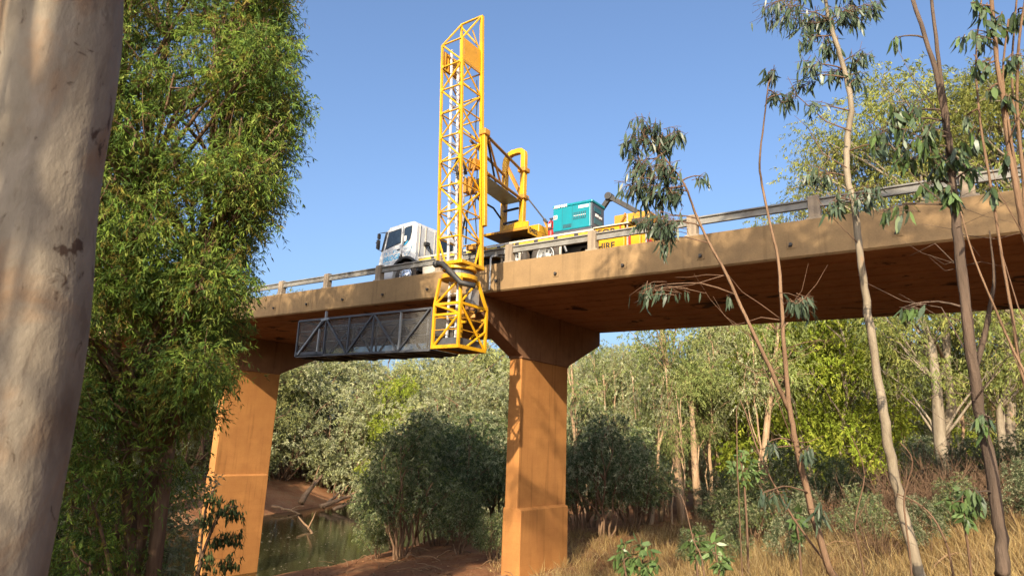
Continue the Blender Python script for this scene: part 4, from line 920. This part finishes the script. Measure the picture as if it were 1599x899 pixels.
crown = leaf_mesh('crown', [sprays(cent, rad, 300, 11, rs, .32, .112, .021, .7, LEFTC+[(.16,.12,.03),(.06,.09,.03)], spread=.6, flat=.68, shell=.3)])
make_tree('leafy_tree', wood_mesh('trunk', st+limbs_to(cent, rad, st, rs, .05, 4), 9), crown, 'brownbark', 'leaf', tuple(b0), 'big dense green weeping tree filling the left behind the foreground trunk', 'tree')
# overhanging sprig in front of the far pier
def sapling(name, label, stems, sprs, bark, leafcols, Lm=.145, Wm=.024, seed=1, group=None, bare=(), droop=1.15, nlf=4, leafm='leafwax', perr=24, cat='tree', twigm=None):
    """stems: [(dist, [(px,py,width px)...])]; sprs: [(px,py,radius px,dist)]"""
    rs = np.random.default_rng(seed)
    d0, path0 = stems[0]; f = np.array(at(path0[0][0], path0[0][1], d0)); base = np.array((f[0], f[1], gz(f[0], f[1])))
    o = empty(name, tuple(base), label, cat, group)
    tubes = []; allp = []
    for si, (d, path) in enumerate(stems):
        raw = [np.array(at(a, b_, d+.05*rs.normal())) for a, b_, w in path]; pts = [p-base for p in raw]; rr = [max(.003, w*float(p@CF)/FPX/2*.9) for p, (a, b_, w) in zip(raw, path)]
        if si == 0: pts = [np.array((pts[0][0], pts[0][1], -.35))]+pts if pts[0][2] > -.2 else pts; rr = [rr[0]*1.1]*(len(pts)-len(rr))+rr
        # smooth subdivision
        P, Q = [], []
        for i in range(len(pts)-1):
            p0, p1, p2, p3 = pts[max(i-1,0)], pts[i], pts[i+1], pts[min(i+2,len(pts)-1)]
            for t in np.linspace(0, 1, 5)[:-1]:
                P.append(.5*(2*p1+(p2-p0)*t+(2*p0-5*p1+4*p2-p3)*t*t+(3*p1-p0-3*p2+p3)*t**3)+rs.normal(size=3)*rr[i]*.12); Q.append((rr[i]*(1-t)+rr[i+1]*t)*rs.uniform(.94,1.06))
        P.append(pts[-1]); Q.append(rr[-1]); tubes.append((P, Q)); allp += P
    me = wood_mesh('trunk', tubes, 12); link('trunk', me, M[bark], o)
    tw = []; AP = np.array(allp); B, A, C = [], [], []
    for px, py, rp, d in sprs:
        c = np.array(at(px, py, d))-base; r = rp*d/FPX
        dd = AP-c; cost = np.linalg.norm(dd, axis=1)+.6*np.maximum(0, dd[:,2]+.0); p = AP[np.argmin(cost)]
        tw.append((curve_pts(p, c, 5, .10, rs), [.009,.008,.007,.006,.005,.004]))
        n = max(3, int(perr*(rp/25)**1.6))
        for k in range(n):
            e = c+nrmz(rs.normal(size=3))*r*rs.uniform(.3,1.3)-np.array([0,0,r*.25]); s0 = c+(p-c)*rs.uniform(0,.6)+rs.normal(size=3)*r*.4
            cp = curve_pts(s0, e, 3, .08, rs); tw.append((cp, [.004,.0032,.0025,.0018]))
            for j in range(nlf):
                t = rs.uniform(.0,1.0); i0 = min(2, int(t*3)); q = cp[i0]+(cp[i0+1]-cp[i0])*(t*3-i0)
                dr = nrmz(e-s0); B.append(q); A.append(dr*.25+rs.normal(size=3)*.3+np.array([0,0,-droop]))
    for path, d, w in bare:
        pts = [np.array(at(a, b_, d+.03*rs.normal()))-base for a, b_ in path]
        tw.append((pts, [w*(1-.75*i/(len(pts)-1)) for i in range(len(pts))]))
    if tw: tag(link('twigs', wood_mesh('twigs', tw, 5), M[twigm or ('twig' if bark != 'darkbark' else 'darkbark')], o), kind='stuff')
    if B:
        B, A = np.array(B), np.array(A); n = len(B); Ls = Lm*rs.uniform(.65,1.25,n)
        v, q, k = leaf_geo(B, A, Ls, Ls*Wm/Lm*rs.uniform(.8,1.2,n), rs, .5, True)
        lm = leaf_mesh('leaves', [(v, q, np.repeat(tints(n, leafcols, rs, .25), k, 0))]); lm.materials.append(M[leafm]); link('leaves', lm, None, o)
    return o
BLUEG = [(0.066,0.102,0.060),(0.084,0.120,0.072),(0.102,0.138,0.084),(0.054,0.084,0.048)]
FRESH = [(0.096,0.156,0.048),(0.120,0.180,0.060),(0.078,0.126,0.042)]
FG = 'young gum saplings in the foreground'
rb = random.Random(9)
barebr = []
for k in range(16):
    x0, y0 = rb.choice([(1228,590),(1222,500),(1217,420),(1164,494),(1135,430),(1205,580),(1185,535),(1225,545),(1150,462)]); dx = rb.choice([-1,-1,1])*rb.uniform(40,120); dy = -rb.uniform(-10,120)
    barebr.append(([(x0,y0),(x0+dx*.4,y0+dy*.25+rb.uniform(-8,8)),(x0+dx*.75,y0+dy*.6+rb.uniform(-10,10)),(x0+dx,y0+dy)], 6.6, rb.uniform(.003,.006)))
sapling('gum_sapling', 'forked reddish sapling with one drooping leafy head left of the pale stem', [
    (6.6, [(1310,925,13.7),(1292,880,13.0),(1262,770,12.2),(1243,690,10.8),(1234,640,10.1),(1228,590,8.6),(1222,500,7.2),(1216,410,5.8),(1205,360,5.0),(1192,300,4.3),(1186,255,3.6),(1193,190,2.9),(1200,130,2.2)]),
    (6.6, [(1232,640,7.9),(1205,580,7.2),(1164,494,6.5),(1135,430,5.8),(1108,380,5.0),(1085,330,4.3),(1070,290,3.6),(1050,262,2.9),(1020,225,2.2)])],
    [(1012,195,28,6.6),(985,215,22,6.5),(1040,215,28,6.7),(995,255,30,6.6),(1035,265,28,6.5),(980,290,22,6.6),(1010,305,28,6.7),(1050,300,20,6.6),(1035,345,24,6.5),(1005,345,22,6.6),(1062,205,14,6.6),(1100,276,9,6.6),(1030,380,14,6.6),
     (1205,110,16,6.7),(1235,150,14,6.7),(1212,150,12,6.7),(1006,452,19,6.3),(1135,462,6,6.6),(1255,468,20,6.4),(1200,690,9,6.3),(1262,700,10,6.4),(1190,770,12,6.0),(1275,790,11,6.2)],
    'brownbark', BLUEG, seed=3, group=FG, perr=26,
    bare=[([(1240,695),(1190,700),(1160,712)],6.5,.006),([(1130,430),(1080,445),(1045,448),(1012,450)],6.5,.005),([(1245,690),(1262,690),(1285,680)],6.5,.006),([(1238,690),(1205,600),(1185,560)],6.5,.006)]+barebr, twigm='twig')
sapling('gum_sapling', 'pale smooth barked sapling leaning across the right of the bridge', [
    (7.2, [(1446,930,19),(1434,890,18),(1412,810,17),(1394,730,17),(1382,660,16),(1372,600,14),(1362,530,13),(1350,450,12),(1341,380,11),(1332,315,11),(1322,262,10),(1324,215,10),(1329,160,9),(1318,110,8),(1305,66,7),(1292,20,6),(1285,-30,5)])],
    [(1195,12,26,7.2),(1232,18,26,7.0),(1270,30,28,7.3),(1320,20,28,7.2),(1360,8,22,7.1),(1290,70,20,7.2),(1252,62,16,7.1),(1262,105,20,7.0),(1300,112,20,7.3),(1345,85,20,7.2),(1340,120,16,7.2),(1238,130,14,7.1),(1258,165,12,7.0),(1268,275,22,7.2),(1300,312,18,7.1),(1352,300,22,7.0),(1385,225,12,7.2),(1255,-25,26,7.2),(1340,-25,26,7.2)],
    'palebark', BLUEG, Lm=.15, seed=4, group=FG, perr=24, bare=[([(1329,205),(1290,190),(1245,150),(1230,120)],7.1,.009),([(1322,262),(1285,240),(1262,200),(1240,180)],7.1,.007),([(1340,380),(1300,340),(1268,300)],7.1,.006)])
sapling('gum_sapling', 'dark rough barked sapling forking near the top at the right', [
    (6.0, [(1570,925,22.0),(1566,890,21.1),(1560,820,19.4),(1545,720,18.5),(1530,640,17.6),(1518,560,17.6),(1508,480,16.7),(1498,400,15.8),(1490,320,14.1),(1484,250,12.3),(1476,190,9.7),(1464,120,7.9),(1445,60,7.0),(1420,-20,6.2)]),
    (6.0, [(1484,240,8.8),(1478,180,7.9),(1470,130,7.0),(1462,60,6.2),(1452,-20,5.3)]),
    (6.05, [(1520,590,10.6),(1542,500,8.8),(1552,430,5),(1545,360,2)])],
    [(1400,182,24,6.0),(1368,205,16,6.1),(1435,215,24,5.9),(1405,240,20,6.0),(1462,255,22,6.1),(1500,232,20,6.0),(1520,262,12,6.0),(1445,290,14,6.1),(1395,62,9,6.0),(1410,480,12,5.9),(1480,300,16,5.9),(1380,330,14,6.0),(1545,650,14,5.8),(1520,770,12,5.8)],
    'darkbark', FRESH+BLUEG[:2], Lm=.14, Wm=.032, seed=5, group=FG, perr=17, bare=[([(1490,330),(1440,290),(1400,245)],6,.007),([(1484,255),(1430,210),(1380,190)],6,.007),([(1476,190),(1430,130),(1395,65)],6,.005),([(1515,560),(1470,480),(1410,470),(1350,440)],6,.006),([(1525,620),(1570,560),(1610,540)],6,.006),([(1500,420),(1460,380),(1420,400)],6,.005)]+[([(x_,y_),(x_+dx_*.5,y_+dy_*.4+rb.uniform(-12,12)),(x_+dx_,y_+dy_)],6.,rb.uniform(.002,.0045)) for x_,y_,dx_,dy_ in [(float(np.interp(yy_,[250,320,400,480,560,640,720],[1484,1490,1498,1508,1518,1530,1545])),yy_,rb.choice([-1,-1,1])*rb.uniform(40,130),rb.uniform(-90,60)) for yy_ in [rb.uniform(300,700) for _ in range(22)]]])
sapling('gum_sapling', 'brown multi-stemmed sapling at the right border', [
    (5.4, [(1680,940,14.4),(1668,860,14.4),(1655,700,13.0),(1640,580,12.2),(1622,470,11.5),(1602,370,10.8),(1588,300,10.1),(1574,220,8.6),(1562,130,7.9),(1553,60,7.2),(1546,-30,6.5)]),
    (5.5, [(1640,580,7.2),(1622,420,6.5),(1600,280,5.8),(1588,160,5.0),(1592,60,4.3),(1604,-20,3.6)]),
    (5.5, [(1602,370,5.0),(1578,210,4.3),(1566,120,3.6),(1575,30,2.9)]),
    (5.6, [(1655,760,6),(1600,600,5.5),(1578,480,5),(1555,340,4.5),(1532,200,4),(1524,90,3),(1535,-20,2.5)]), (5.7, [(1640,620,5),(1608,420,4.5),(1595,260,4),(1580,120,3.5),(1590,-20,3)]), (5.3, [(1660,800,6),(1625,640,5),(1570,520,4),(1520,400,3),(1500,330,2)])],
    [(1538,50,18,5.4),(1530,105,16,5.4),(1560,25,14,5.4),(1585,90,14,5.5),(1575,150,12,5.4),(1545,140,9,5.4),(1530,10,14,5.4),(1510,180,10,5.6),(1590,20,14,5.6),(1525,215,10,5.6),(1585,190,10,5.6),(1570,250,12,5.5),(1500,60,9,5.6),(1550,300,9,5.5)],
    'brownbark', FRESH+BLUEG, Lm=.12, Wm=.03, seed=6, group=FG, perr=16, bare=[([(1600,370),(1560,300),(1545,250)],5.4,.005),([(1640,580),(1590,480),(1560,380)],5.4,.007),([(1660,760),(1600,600),(1570,520)],5.4,.006),([(1575,220),(1605,150),(1590,60)],5.4,.005)])
# fallen thin dead sapling and stray twigs across the right
for i, (p_, lab) in enumerate([([(1150,640,2),(1190,720,3),(1240,810,4),(1300,890,4)],'thin dry stick slanting down to the foot of the forked sapling'),([(1100,900,3),(1082,840,2.5),(1070,790,2),(1062,770,1)],'bare upright twig in the straw grass below the cream trunks'),([(1490,905,4),(1470,830,3.5),(1440,790,3),(1400,770,2)],'bare crooked twig arching over the dry grass between the two right saplings'),([(1420,860,3),(1412,780,3),(1425,720,2.5),(1405,690,2)],'reddish bent twig beside the foot of the pale sapling'),([(1350,900,3),(1335,820,2.5),(1350,740,2),(1330,680,1.5)],'thin bare twig left of the pale sapling')]):
    sapling('bare_twig', lab, [(6.8, p_)], [], 'twig', FRESH, seed=40+i, cat='twig', bare=[([(p_[1][0],p_[1][1]),(p_[1][0]+rb.uniform(-40,40),p_[1][1]-rb.uniform(10,50))],6.8,.004),([(p_[2][0],p_[2][1]),(p_[2][0]+rb.uniform(-50,50),p_[2][1]-rb.uniform(10,60))],6.8,.003)])
# hanging sprig and bush in front of the far pier
sapling('river_bush', 'leafy bush growing against the lower half of the far pier', [(24.5, [(300,930,10),(318,860,6),(345,800,5),(372,790,3)]),(24.5,[(310,890,5),(320,800,4),(335,760,3)])],
    [(330,775,16,24.5),(350,790,18,24.4),(325,810,18,24.6),(365,800,15,24.5),(372,835,16,24.4),(345,840,16,24.5),(360,875,18,24.4),(325,870,14,24.5),(308,900,16,24.5)], 'brownbark', [(.06,.085,.035),(.085,.105,.04)], Lm=.2, Wm=.045, seed=8, perr=36, nlf=10, leafm='leaf', cat='bush')
for i, (px, py, d, s_) in enumerate([(1005,878,8.5,1.0),(1085,850,9.5,.8),(975,872,9,.8),(1120,868,8,.7),(1505,790,9,.9),(1160,735,12,1.2),(1245,815,9,.6)]):
    sapling('leafy_shoot', ['broad leaved green shoot at the bottom edge right of the near pier','green shoot in the straw grass below the cream trunks','small green shoot nearest the near pier in the grass','small low shoot in shaded grass left of the forked sapling','green shoot by the foot of the dark barked sapling','dark green shoot reaching up behind the forked sapling','dark sprig lying low between the forked and pale saplings'][i],
        [(d, [(px+4,py+45,4),(px,py+10,3),(px-3,py-22*s_,2)])], [(px-12*s_,py-8*s_,12*s_,d),(px+12*s_,py-4*s_,12*s_,d),(px,py-24*s_,12*s_,d),(px+2,py+12,10,d)], 'twig', FRESH, Lm=.13, Wm=.045, seed=20+i, perr=22, nlf=6, cat='plant', droop=.35)

# ---- foreground gum: thick pale trunk, its crown overhead
rs = np.random.default_rng(55)
cl = [(-60,100,98),(0,101,98),(80,96,97),(160,87,94),(250,70,94),(350,58,95),(450,48,102),(550,33,106),(650,15,107),(750,-4,108),(850,-25,110),(940,-45,114)]
dT = 2.25; seg = 64; rows = []
base_xy = at(-40, 900, dT); gb = Vector((base_xy.x, base_xy.y, gz(base_xy.x, base_xy.y)))
ctr = []
for py, px, hw in cl:
    p = at(px, py, dT); dep = p.dot(Vector(CF)); ctr.append((np.array(p), hw*dep/FPX*.82))
low = ctr[-1]; ctr.append((np.array((low[0][0]-.03, low[0][1]-.02, gb.z-.2)), low[1]*1.18))
hi = ctr[0]; d_up = ctr[0][0]-ctr[2][0]; d_up = d_up/d_up[2]
up_pts = [(hi[0]+d_up*h*.6+np.array((.05*h, .12*h, h*.4))*0+np.array((.03*h*h*.1,.02*h*h*.1,h*.4)), hi[1]*(1-h*.05)) for h in (1.,2.5,4.,5.5,7.)]
path = [c for c in up_pts[::-1]]+ctr; path = path[::-1]
P = np.array([c[0] for c in path]); RR = np.array([c[1] for c in path])
zz = np.concatenate([np.arange(P[0,2], 2.4, .025), np.arange(2.4, P[-1,2], .12)]); order = np.argsort(P[:,2])
AX = np.stack([np.interp(zz, P[order,2], P[order,0]), np.interp(zz, P[order,2], P[order,1]), zz], 1); RD_ = np.interp(zz, P[order,2], RR[order])
ker = np.ones(9)/9
for j in range(2):
    pad = np.pad(AX[:,j], 4, 'edge'); AX[:,j] = np.convolve(pad, ker, 'valid')
RD_ = np.convolve(np.pad(RD_, 4, 'edge'), ker, 'valid')
th = np.linspace(0, 2*np.pi, seg, endpoint=False)
TT, ZI = np.meshgrid(th, zz)
rad_ = RD_[:,None]*(1+.04*vnoise(np.cos(TT)*1.3+5, ZI*1.1+np.sin(TT)*1.3, 1.6, 5)+.012*vnoise(np.cos(TT)*2, ZI+np.sin(TT)*2, 3.0, 6)+.006*vnoise(np.cos(TT)*6, ZI*6+np.sin(TT)*6, 2.5, 7))
V = np.stack([AX[:,0,None]+rad_*np.cos(TT)-gb.x, AX[:,1,None]+rad_*np.sin(TT)-gb.y, ZI-gb.z], -1).reshape(-1,3)
nz = len(zz); ii = np.arange(nz*seg).reshape(nz, seg)
q = np.stack([ii[:-1], np.roll(ii[:-1],-1,1), np.roll(ii[1:],-1,1), ii[1:]], -1).reshape(-1,4)
me = bpy.data.meshes.new('trunk'); fill(me, V, q); me.polygons.foreach_set('use_smooth', np.ones(len(q), bool))
gum = empty('gum_tree', tuple(gb), 'thick smooth pale gum trunk with orange blotches filling the left edge close up', 'tree')
link('trunk', me, M['gumbark'], gum)
gbn = np.array(gb); top = AX[-1]-gbn
cent, rad = [], []
def sunward(xf, zf, yb):                   # point on the way from the edge beam to the sun
    tt = YN-yb; return np.array((xf+tt*math.tan(SUN_A), yb, zf+tt*math.tan(SUN_E)/math.cos(SUN_A)))
for k in range(88):                        # crown over the camera, dappling the right half of the edge beam
    xf = rs.uniform(-7.0, 4.5) if k % 3 else rs.uniform(-6.8, -1.5)
    cent.append(sunward(xf, rs.uniform(3.3, 4.75), rs.uniform(-1, 4.5))-gbn); rad.append(rs.uniform(.38,.7))
for k in range(14):
    cent.append(np.array((rs.uniform(-4,3), rs.uniform(-6,0), rs.uniform(8,12)))-gbn); rad.append(rs.uniform(.6,1.0))
for k in range(12):                        # low sprays of the same tree, dappling its own trunk
    t_ = rs.uniform(3.2, 6.5); p0 = AX[int(rs.integers(0, 190))]; cent.append(p0+np.array(to_sun)*t_+rs.normal(size=3)*.18-gbn); rad.append(rs.uniform(.22,.38))
stg = [([top, top+np.array((1.5,.3,2.0)), top+np.array((3.2,.8,4.2))], [.13,.1,.05]), ([top, top+np.array((.3,-1,2.5)), top+np.array((1.2,-2.5,5.0))], [.13,.09,.04])]
link('limbs', wood_mesh('limbs', stg+limbs_to(cent, rad, stg, rs, .05, 2), 8), M['gumbark'], gum)
lm = leaf_mesh('crown', [sprays(cent, rad, 115, 9, rs, .45, .15, .03, 1.0, BLUEG+FRESH, spread=.4)]); lm.materials.append(M['leafwax']); link('crown', lm, None, gum)
# a tall gum just outside the left border, dappling the far half of the edge beam
rs = np.random.default_rng(66); gb2 = np.array((-15.2, .6, gz(-15.2,.6))); cent, rad = [], []
for k in range(84):
    cent.append(sunward(rs.uniform(-23.5, -14.3), rs.uniform(3.6, 5.0), rs.uniform(-1.5, 2.2))-gb2); rad.append(rs.uniform(.4,.75))
st2 = [stem((0,0,-.4), (.4,.2,11.3), .2, .05, rs, 10), stem((.2,.1,5.5), (-3,.3,11.4), .1, .04, rs, 6), stem((.2,.1,6), (3,.1,11.2), .1, .04, rs, 6)]
make_tree('gum_tree', wood_mesh('trunk', st2+limbs_to(cent, rad, st2, rs, .05, 2), 9), leaf_mesh('crown', [sprays(cent, rad, 115, 9, rs, .45, .15, .03, 1.0, BLUEG+FRESH, spread=.4)]), 'palebark', 'leafwax', tuple(gb2), 'tall gum just outside the left border dappling the far half of the bridge', 'tree')
# unseen trees added behind the camera to cut the sky light from there
for i, (x, y, h) in enumerate([(-24,-12,.8),(-18,-16,.85),(-10,-19,.8),(-2,-22,.75),(7,-20,.75),(14,-14,.8),(17,-5,.9),(20,4,.9),(-30,-4,.7),(12,-24,.8),(24,-12,1.0),(-28,-22,.9)]):
    place_xy('unseen_tree', KR[i % 4], 'brownbark', x, y, h, 'woodland tree standing behind the photographer', 'woodland behind the photographer')
# a neighbour standing outside the left of the view, shading the foot of the leafy tree
for x, y, h, k, lab in ((-8.2,-3.4,.82,0,'bushy tree outside the left border shading the foot of the leafy tree'),(-11.4,-2.0,.74,2,'low tree outside the left border beside the thicket'),(-5.5,-5.5,.78,1,'bushy tree behind the left shoulder of the photographer'),(-16.5,-3.0,.6,3,'low tree farthest outside the left border')):
    place_xy('unseen_tree', KR[k], 'brownbark', x, y, h, lab, 'woodland behind the photographer')

# ---- ground cover
def grass(name, n_t, pxr, dr, blades, Lr, cols, seed, wid=.006, label=None, lean=.35):
    rs = np.random.default_rng(seed); B, A, LL = [], [], []
    px = rs.uniform(*pxr, n_t); d = dr[0]+(dr[1]-dr[0])*rs.uniform(0,1,n_t)**.8
    th0 = AZ+np.arctan((px-799.5)/FPX); x, y = np.sin(th0)*d, np.cos(th0)*d
    keep = vnoise(x, y, .55, 11)+.35*vnoise(x, y, 1.7, 12) > rs.uniform(-.62,.12,n_t); x, y = x[keep], y[keep]
    dd = x-river_x(y); k2 = dd > 15; x, y = x[k2], y[k2]; n = len(x); z = terrain(x, y)
    nb_ = blades; off = rs.normal(size=(n,nb_,2))*.09
    bx_ = x[:,None]+off[...,0]; by_ = y[:,None]+off[...,1]
    dirs = np.stack([off[...,0]*3+rs.normal(size=(n,nb_))*lean, off[...,1]*3+rs.normal(size=(n,nb_))*lean, np.ones((n,nb_))], -1)+rs.normal(size=(n,1,3))*np.array([.35,.35,0])
    B = np.stack([bx_, by_, np.repeat(z[:,None],nb_,1)-.02], -1).reshape(-1,3); A = dirs.reshape(-1,3); m_ = len(B)
    Ls = rs.uniform(*Lr, m_)*np.repeat(rs.uniform(.6,1.2,n), nb_); 
    v, q, k = leaf_geo(B, A, Ls, np.full(m_, wid)*rs.uniform(.6,1.5,m_), rs, .9, True)
    me = leaf_mesh(name, [(v, q, np.repeat(tints(m_, cols, rs, .25, np.repeat(rs.integers(0,9,n), nb_)), k, 0))]); me.materials.append(M['straw'])
    return tag(link(name, me, None), label, None, None, 'stuff')
STRAW = [(0.340,0.241,0.100),(0.420,0.314,0.138),(0.280,0.190,0.075),(0.220,0.134,0.062),(0.380,0.297,0.163)]
tag(grass('dry_grass', 4300, (860,2250), (7,19), 22, (.22,.62), STRAW, 1, .007), 'dry straw grass covering the slope at lower right', 'grass')
tag(grass('dry_grass', 2300, (900,2150), (19,34), 16, (.3,.7), STRAW, 2, .013), 'thin dry grass on the bank behind the bridge', 'grass')
tag(grass('dry_grass', 260, (790,900), (17,32), 14, (.2,.5), STRAW, 4, .01), 'thin dry grass on the red bank round the near pier', 'grass')
tag(grass('dry_grass', 900, (880,2300), (4.5,8), 20, (.25,.6), STRAW, 3, .005), 'sparse straw grass closest to the camera', 'grass')
# leaf litter
rs = np.random.default_rng(77); n = 16000
th0 = AZ+np.arctan((rs.uniform(-100,1700,n)-799.5)/FPX); d = 5+rs.uniform(0,1,n)**1.3*40; x, y = np.sin(th0)*d, np.cos(th0)*d
k = (terrain(x,y) > -5.9); x, y = x[k], y[k]; n = len(x)
v, q, k = leaf_geo(np.stack([x,y,terrain(x,y)+.012],-1), np.stack([rs.normal(size=n),rs.normal(size=n),rs.normal(size=n)*.15],-1), rs.uniform(.06,.16,n), rs.uniform(.02,.04,n), rs, .4, False)
me = leaf_mesh('leaf_litter', [(v, q, np.repeat(tints(n, [(.22,.11,.05),(.30,.17,.08),(.15,.08,.04),(.36,.24,.13)], rs, .3), k, 0))]); me.materials.append(M['straw'])
tag(link('leaf_litter', me, None), 'fallen dry leaves scattered over the red ground', 'leaf litter', None, 'stuff')
# fallen sticks and bark strips
tw = []
for k in range(260):
    px = rs.uniform(560,1660); d = rs.uniform(7,34); th_ = AZ+math.atan((px-799.5)/FPX); x, y = math.sin(th_)*d, math.cos(th_)*d; a = rs.uniform(0,6.28); L = rs.uniform(.4,1.9)
    e = (x+math.cos(a)*L, y+math.sin(a)*L); z0_, z1_ = gz(x,y)+.02, gz(*e)+rs.uniform(.02,.3)
    if min(z0_, z1_) < -5.8: continue
    r0 = rs.uniform(.006,.022); tw.append((curve_pts((x,y,z0_), (e[0],e[1],z1_), 5, .05, rs, .05), [r0*(1-.6*i/5) for i in range(6)]))
tag(link('fallen_sticks', wood_mesh('fallen_sticks', tw, 5), M['log']), 'dry sticks and bark strips strewn over the banks', 'sticks', None, 'stuff')
# floating leaves on the water
n = 420; px = rs.uniform(395,640,n); d = rs.uniform(27,50,n); th0 = AZ+np.arctan((px-799.5)/FPX); x, y = np.sin(th0)*d, np.cos(th0)*d
v, q, k = leaf_geo(np.stack([x,y,np.full(n,-5.992)],-1), np.stack([rs.normal(size=n),rs.normal(size=n),np.zeros(n)],-1), rs.uniform(.08,.25,n), rs.uniform(.04,.09,n), rs, 0, False)
v[:,2] = -5.99
me = leaf_mesh('floating_leaves', [(v, q, np.repeat(tints(n, [(.5,.42,.28),(.35,.3,.2)], rs, .3), k, 0))]); me.materials.append(M['straw'])
tag(link('floating_leaves', me, None), 'pale leaves floating on the brown river', 'leaves', None, 'stuff')
# dry shrubs
def shrub_mesh(seed, H, n=46):
    rs = np.random.default_rng(seed); tw = []
    for k in range(n):
        a = rs.uniform(0,6.28); e = np.array((math.cos(a)*H*rs.uniform(.1,.6), math.sin(a)*H*rs.uniform(.1,.6), H*rs.uniform(.45,1)))
        c = curve_pts((rs.normal()*.08, rs.normal()*.08, -.1), e, 5, .05, rs, .05); tw.append((c, [.014,.012,.009,.007,.005,.003]))
        for j in range(4):
            s0 = c[rs.integers(2,5)]; tw.append((curve_pts(s0, s0+rs.normal(size=3)*H*.14+np.array((0,0,.1*H)), 2, .02, rs, .06), [.006,.004,.002]))
    return wood_mesh('branches', tw, 5)
SHM = [shrub_mesh(i, 1.9) for i in (1,2,3)]
for me in SHM: me.materials.append(M['drytwig'])
for i, (px, d, s_) in enumerate([(1330,16,.9),(1385,18,1.2),(1420,16,1.1),(1450,19,1.3),(1490,17,1.1),(1530,20,1.2),(1400,22,1.4),(1570,18,1.1),(1300,20,1.0),(1360,13,.7),(1600,22,1.4),(1250,19,.9),(1455,24,1.5),(1515,25,1.4),(1345,24,1.2)]):
    x, y = ground_dir(px, d); o = empty('dry_shrub', (x,y,gz(x,y)), 'leafless brown twiggy shrub in the dry scrub on the right slope', 'shrub', 'leafless shrubs on the right slope')
    b_ = bpy.data.objects.new('branches', SHM[i % 3]); COL.objects.link(b_); b_.parent = o; o.scale = (s_*.95,s_*.95,s_*.72); o.rotation_euler.z = i*1.7
# fallen logs on the far bank and twigs on the near slope
rs = np.random.default_rng(88)
for i, (a, b_, d1, d2, r0, lab) in enumerate([((470,785),(503,742),60,62,.28,'thick fallen log slanting up from the sandy far bank'),((500,790),(560,765),60,62,.2,'long bleached log lying along the foot of the far bank'),((520,795),(600,780),59,61,.17,'fallen log reaching right over the water at the far bank'),((548,780),(595,755),60,63,.18,'log propped against the far bank roots'),((425,790),(475,806),58,57,.13,'thin dark branch lying on the wet sand'),((505,792),(535,765),60,63,.14,'short forked log among the far bank roots'),((497,845),(466,806),44,49,.10,'bare branch poking out of the river'),((560,800),(605,790),58,60,.14,'low log at the waterline near the shaded trees')]):
    p, q_ = np.array(at(*a, d1)), np.array(at(*b_, d2)); zp, zq = gz(p[0],p[1]), gz(q_[0],q_[1])
    p[2] = max(p[2], zp-.05) if i != 6 else -6.3; q_[2] = max(q_[2], zq+.1)
    o = link('fallen_log', wood_mesh('fallen_log', [(curve_pts(p, q_, 8, .04, rs, .04), [r0*(1-.6*k/8) for k in range(9)]), (curve_pts(p+(q_-p)*.5, p+(q_-p)*.85+np.array((0,0,.7))+rs.normal(size=3)*.35, 4, .1, rs), [r0*.4,.05,.04,.03,.015])], 9), M['log']); tag(o, lab, 'log', 'fallen logs by the river')

# ------------------------------------------------------------------ tell alike things apart by their order in the row
ORD = ['leftmost']+[w+' from left' for w in 'second third fourth fifth sixth seventh eighth ninth tenth eleventh twelfth thirteenth fourteenth fifteenth sixteenth seventeenth eighteenth nineteenth twentieth'.split()]
ORD += [t_+'-'+u_+' from left' for t_ in ('twenty', 'thirty') for u_ in 'first second third fourth fifth sixth seventh eighth ninth'.split()]
same = {}
for o in scene.objects:
    if o.parent is None and 'label' in o and 'group' in o: same.setdefault(o['label'], []).append(o)
for lab, os_ in same.items():
    if len(os_) < 2 or 'photographer' in lab: continue
    os_.sort(key=lambda o: Vector(CR).dot(o.location)/max(.1, Vector(CF).dot(o.location)))
    for o, w in zip(os_, ORD): o['label'] = lab+', '+w
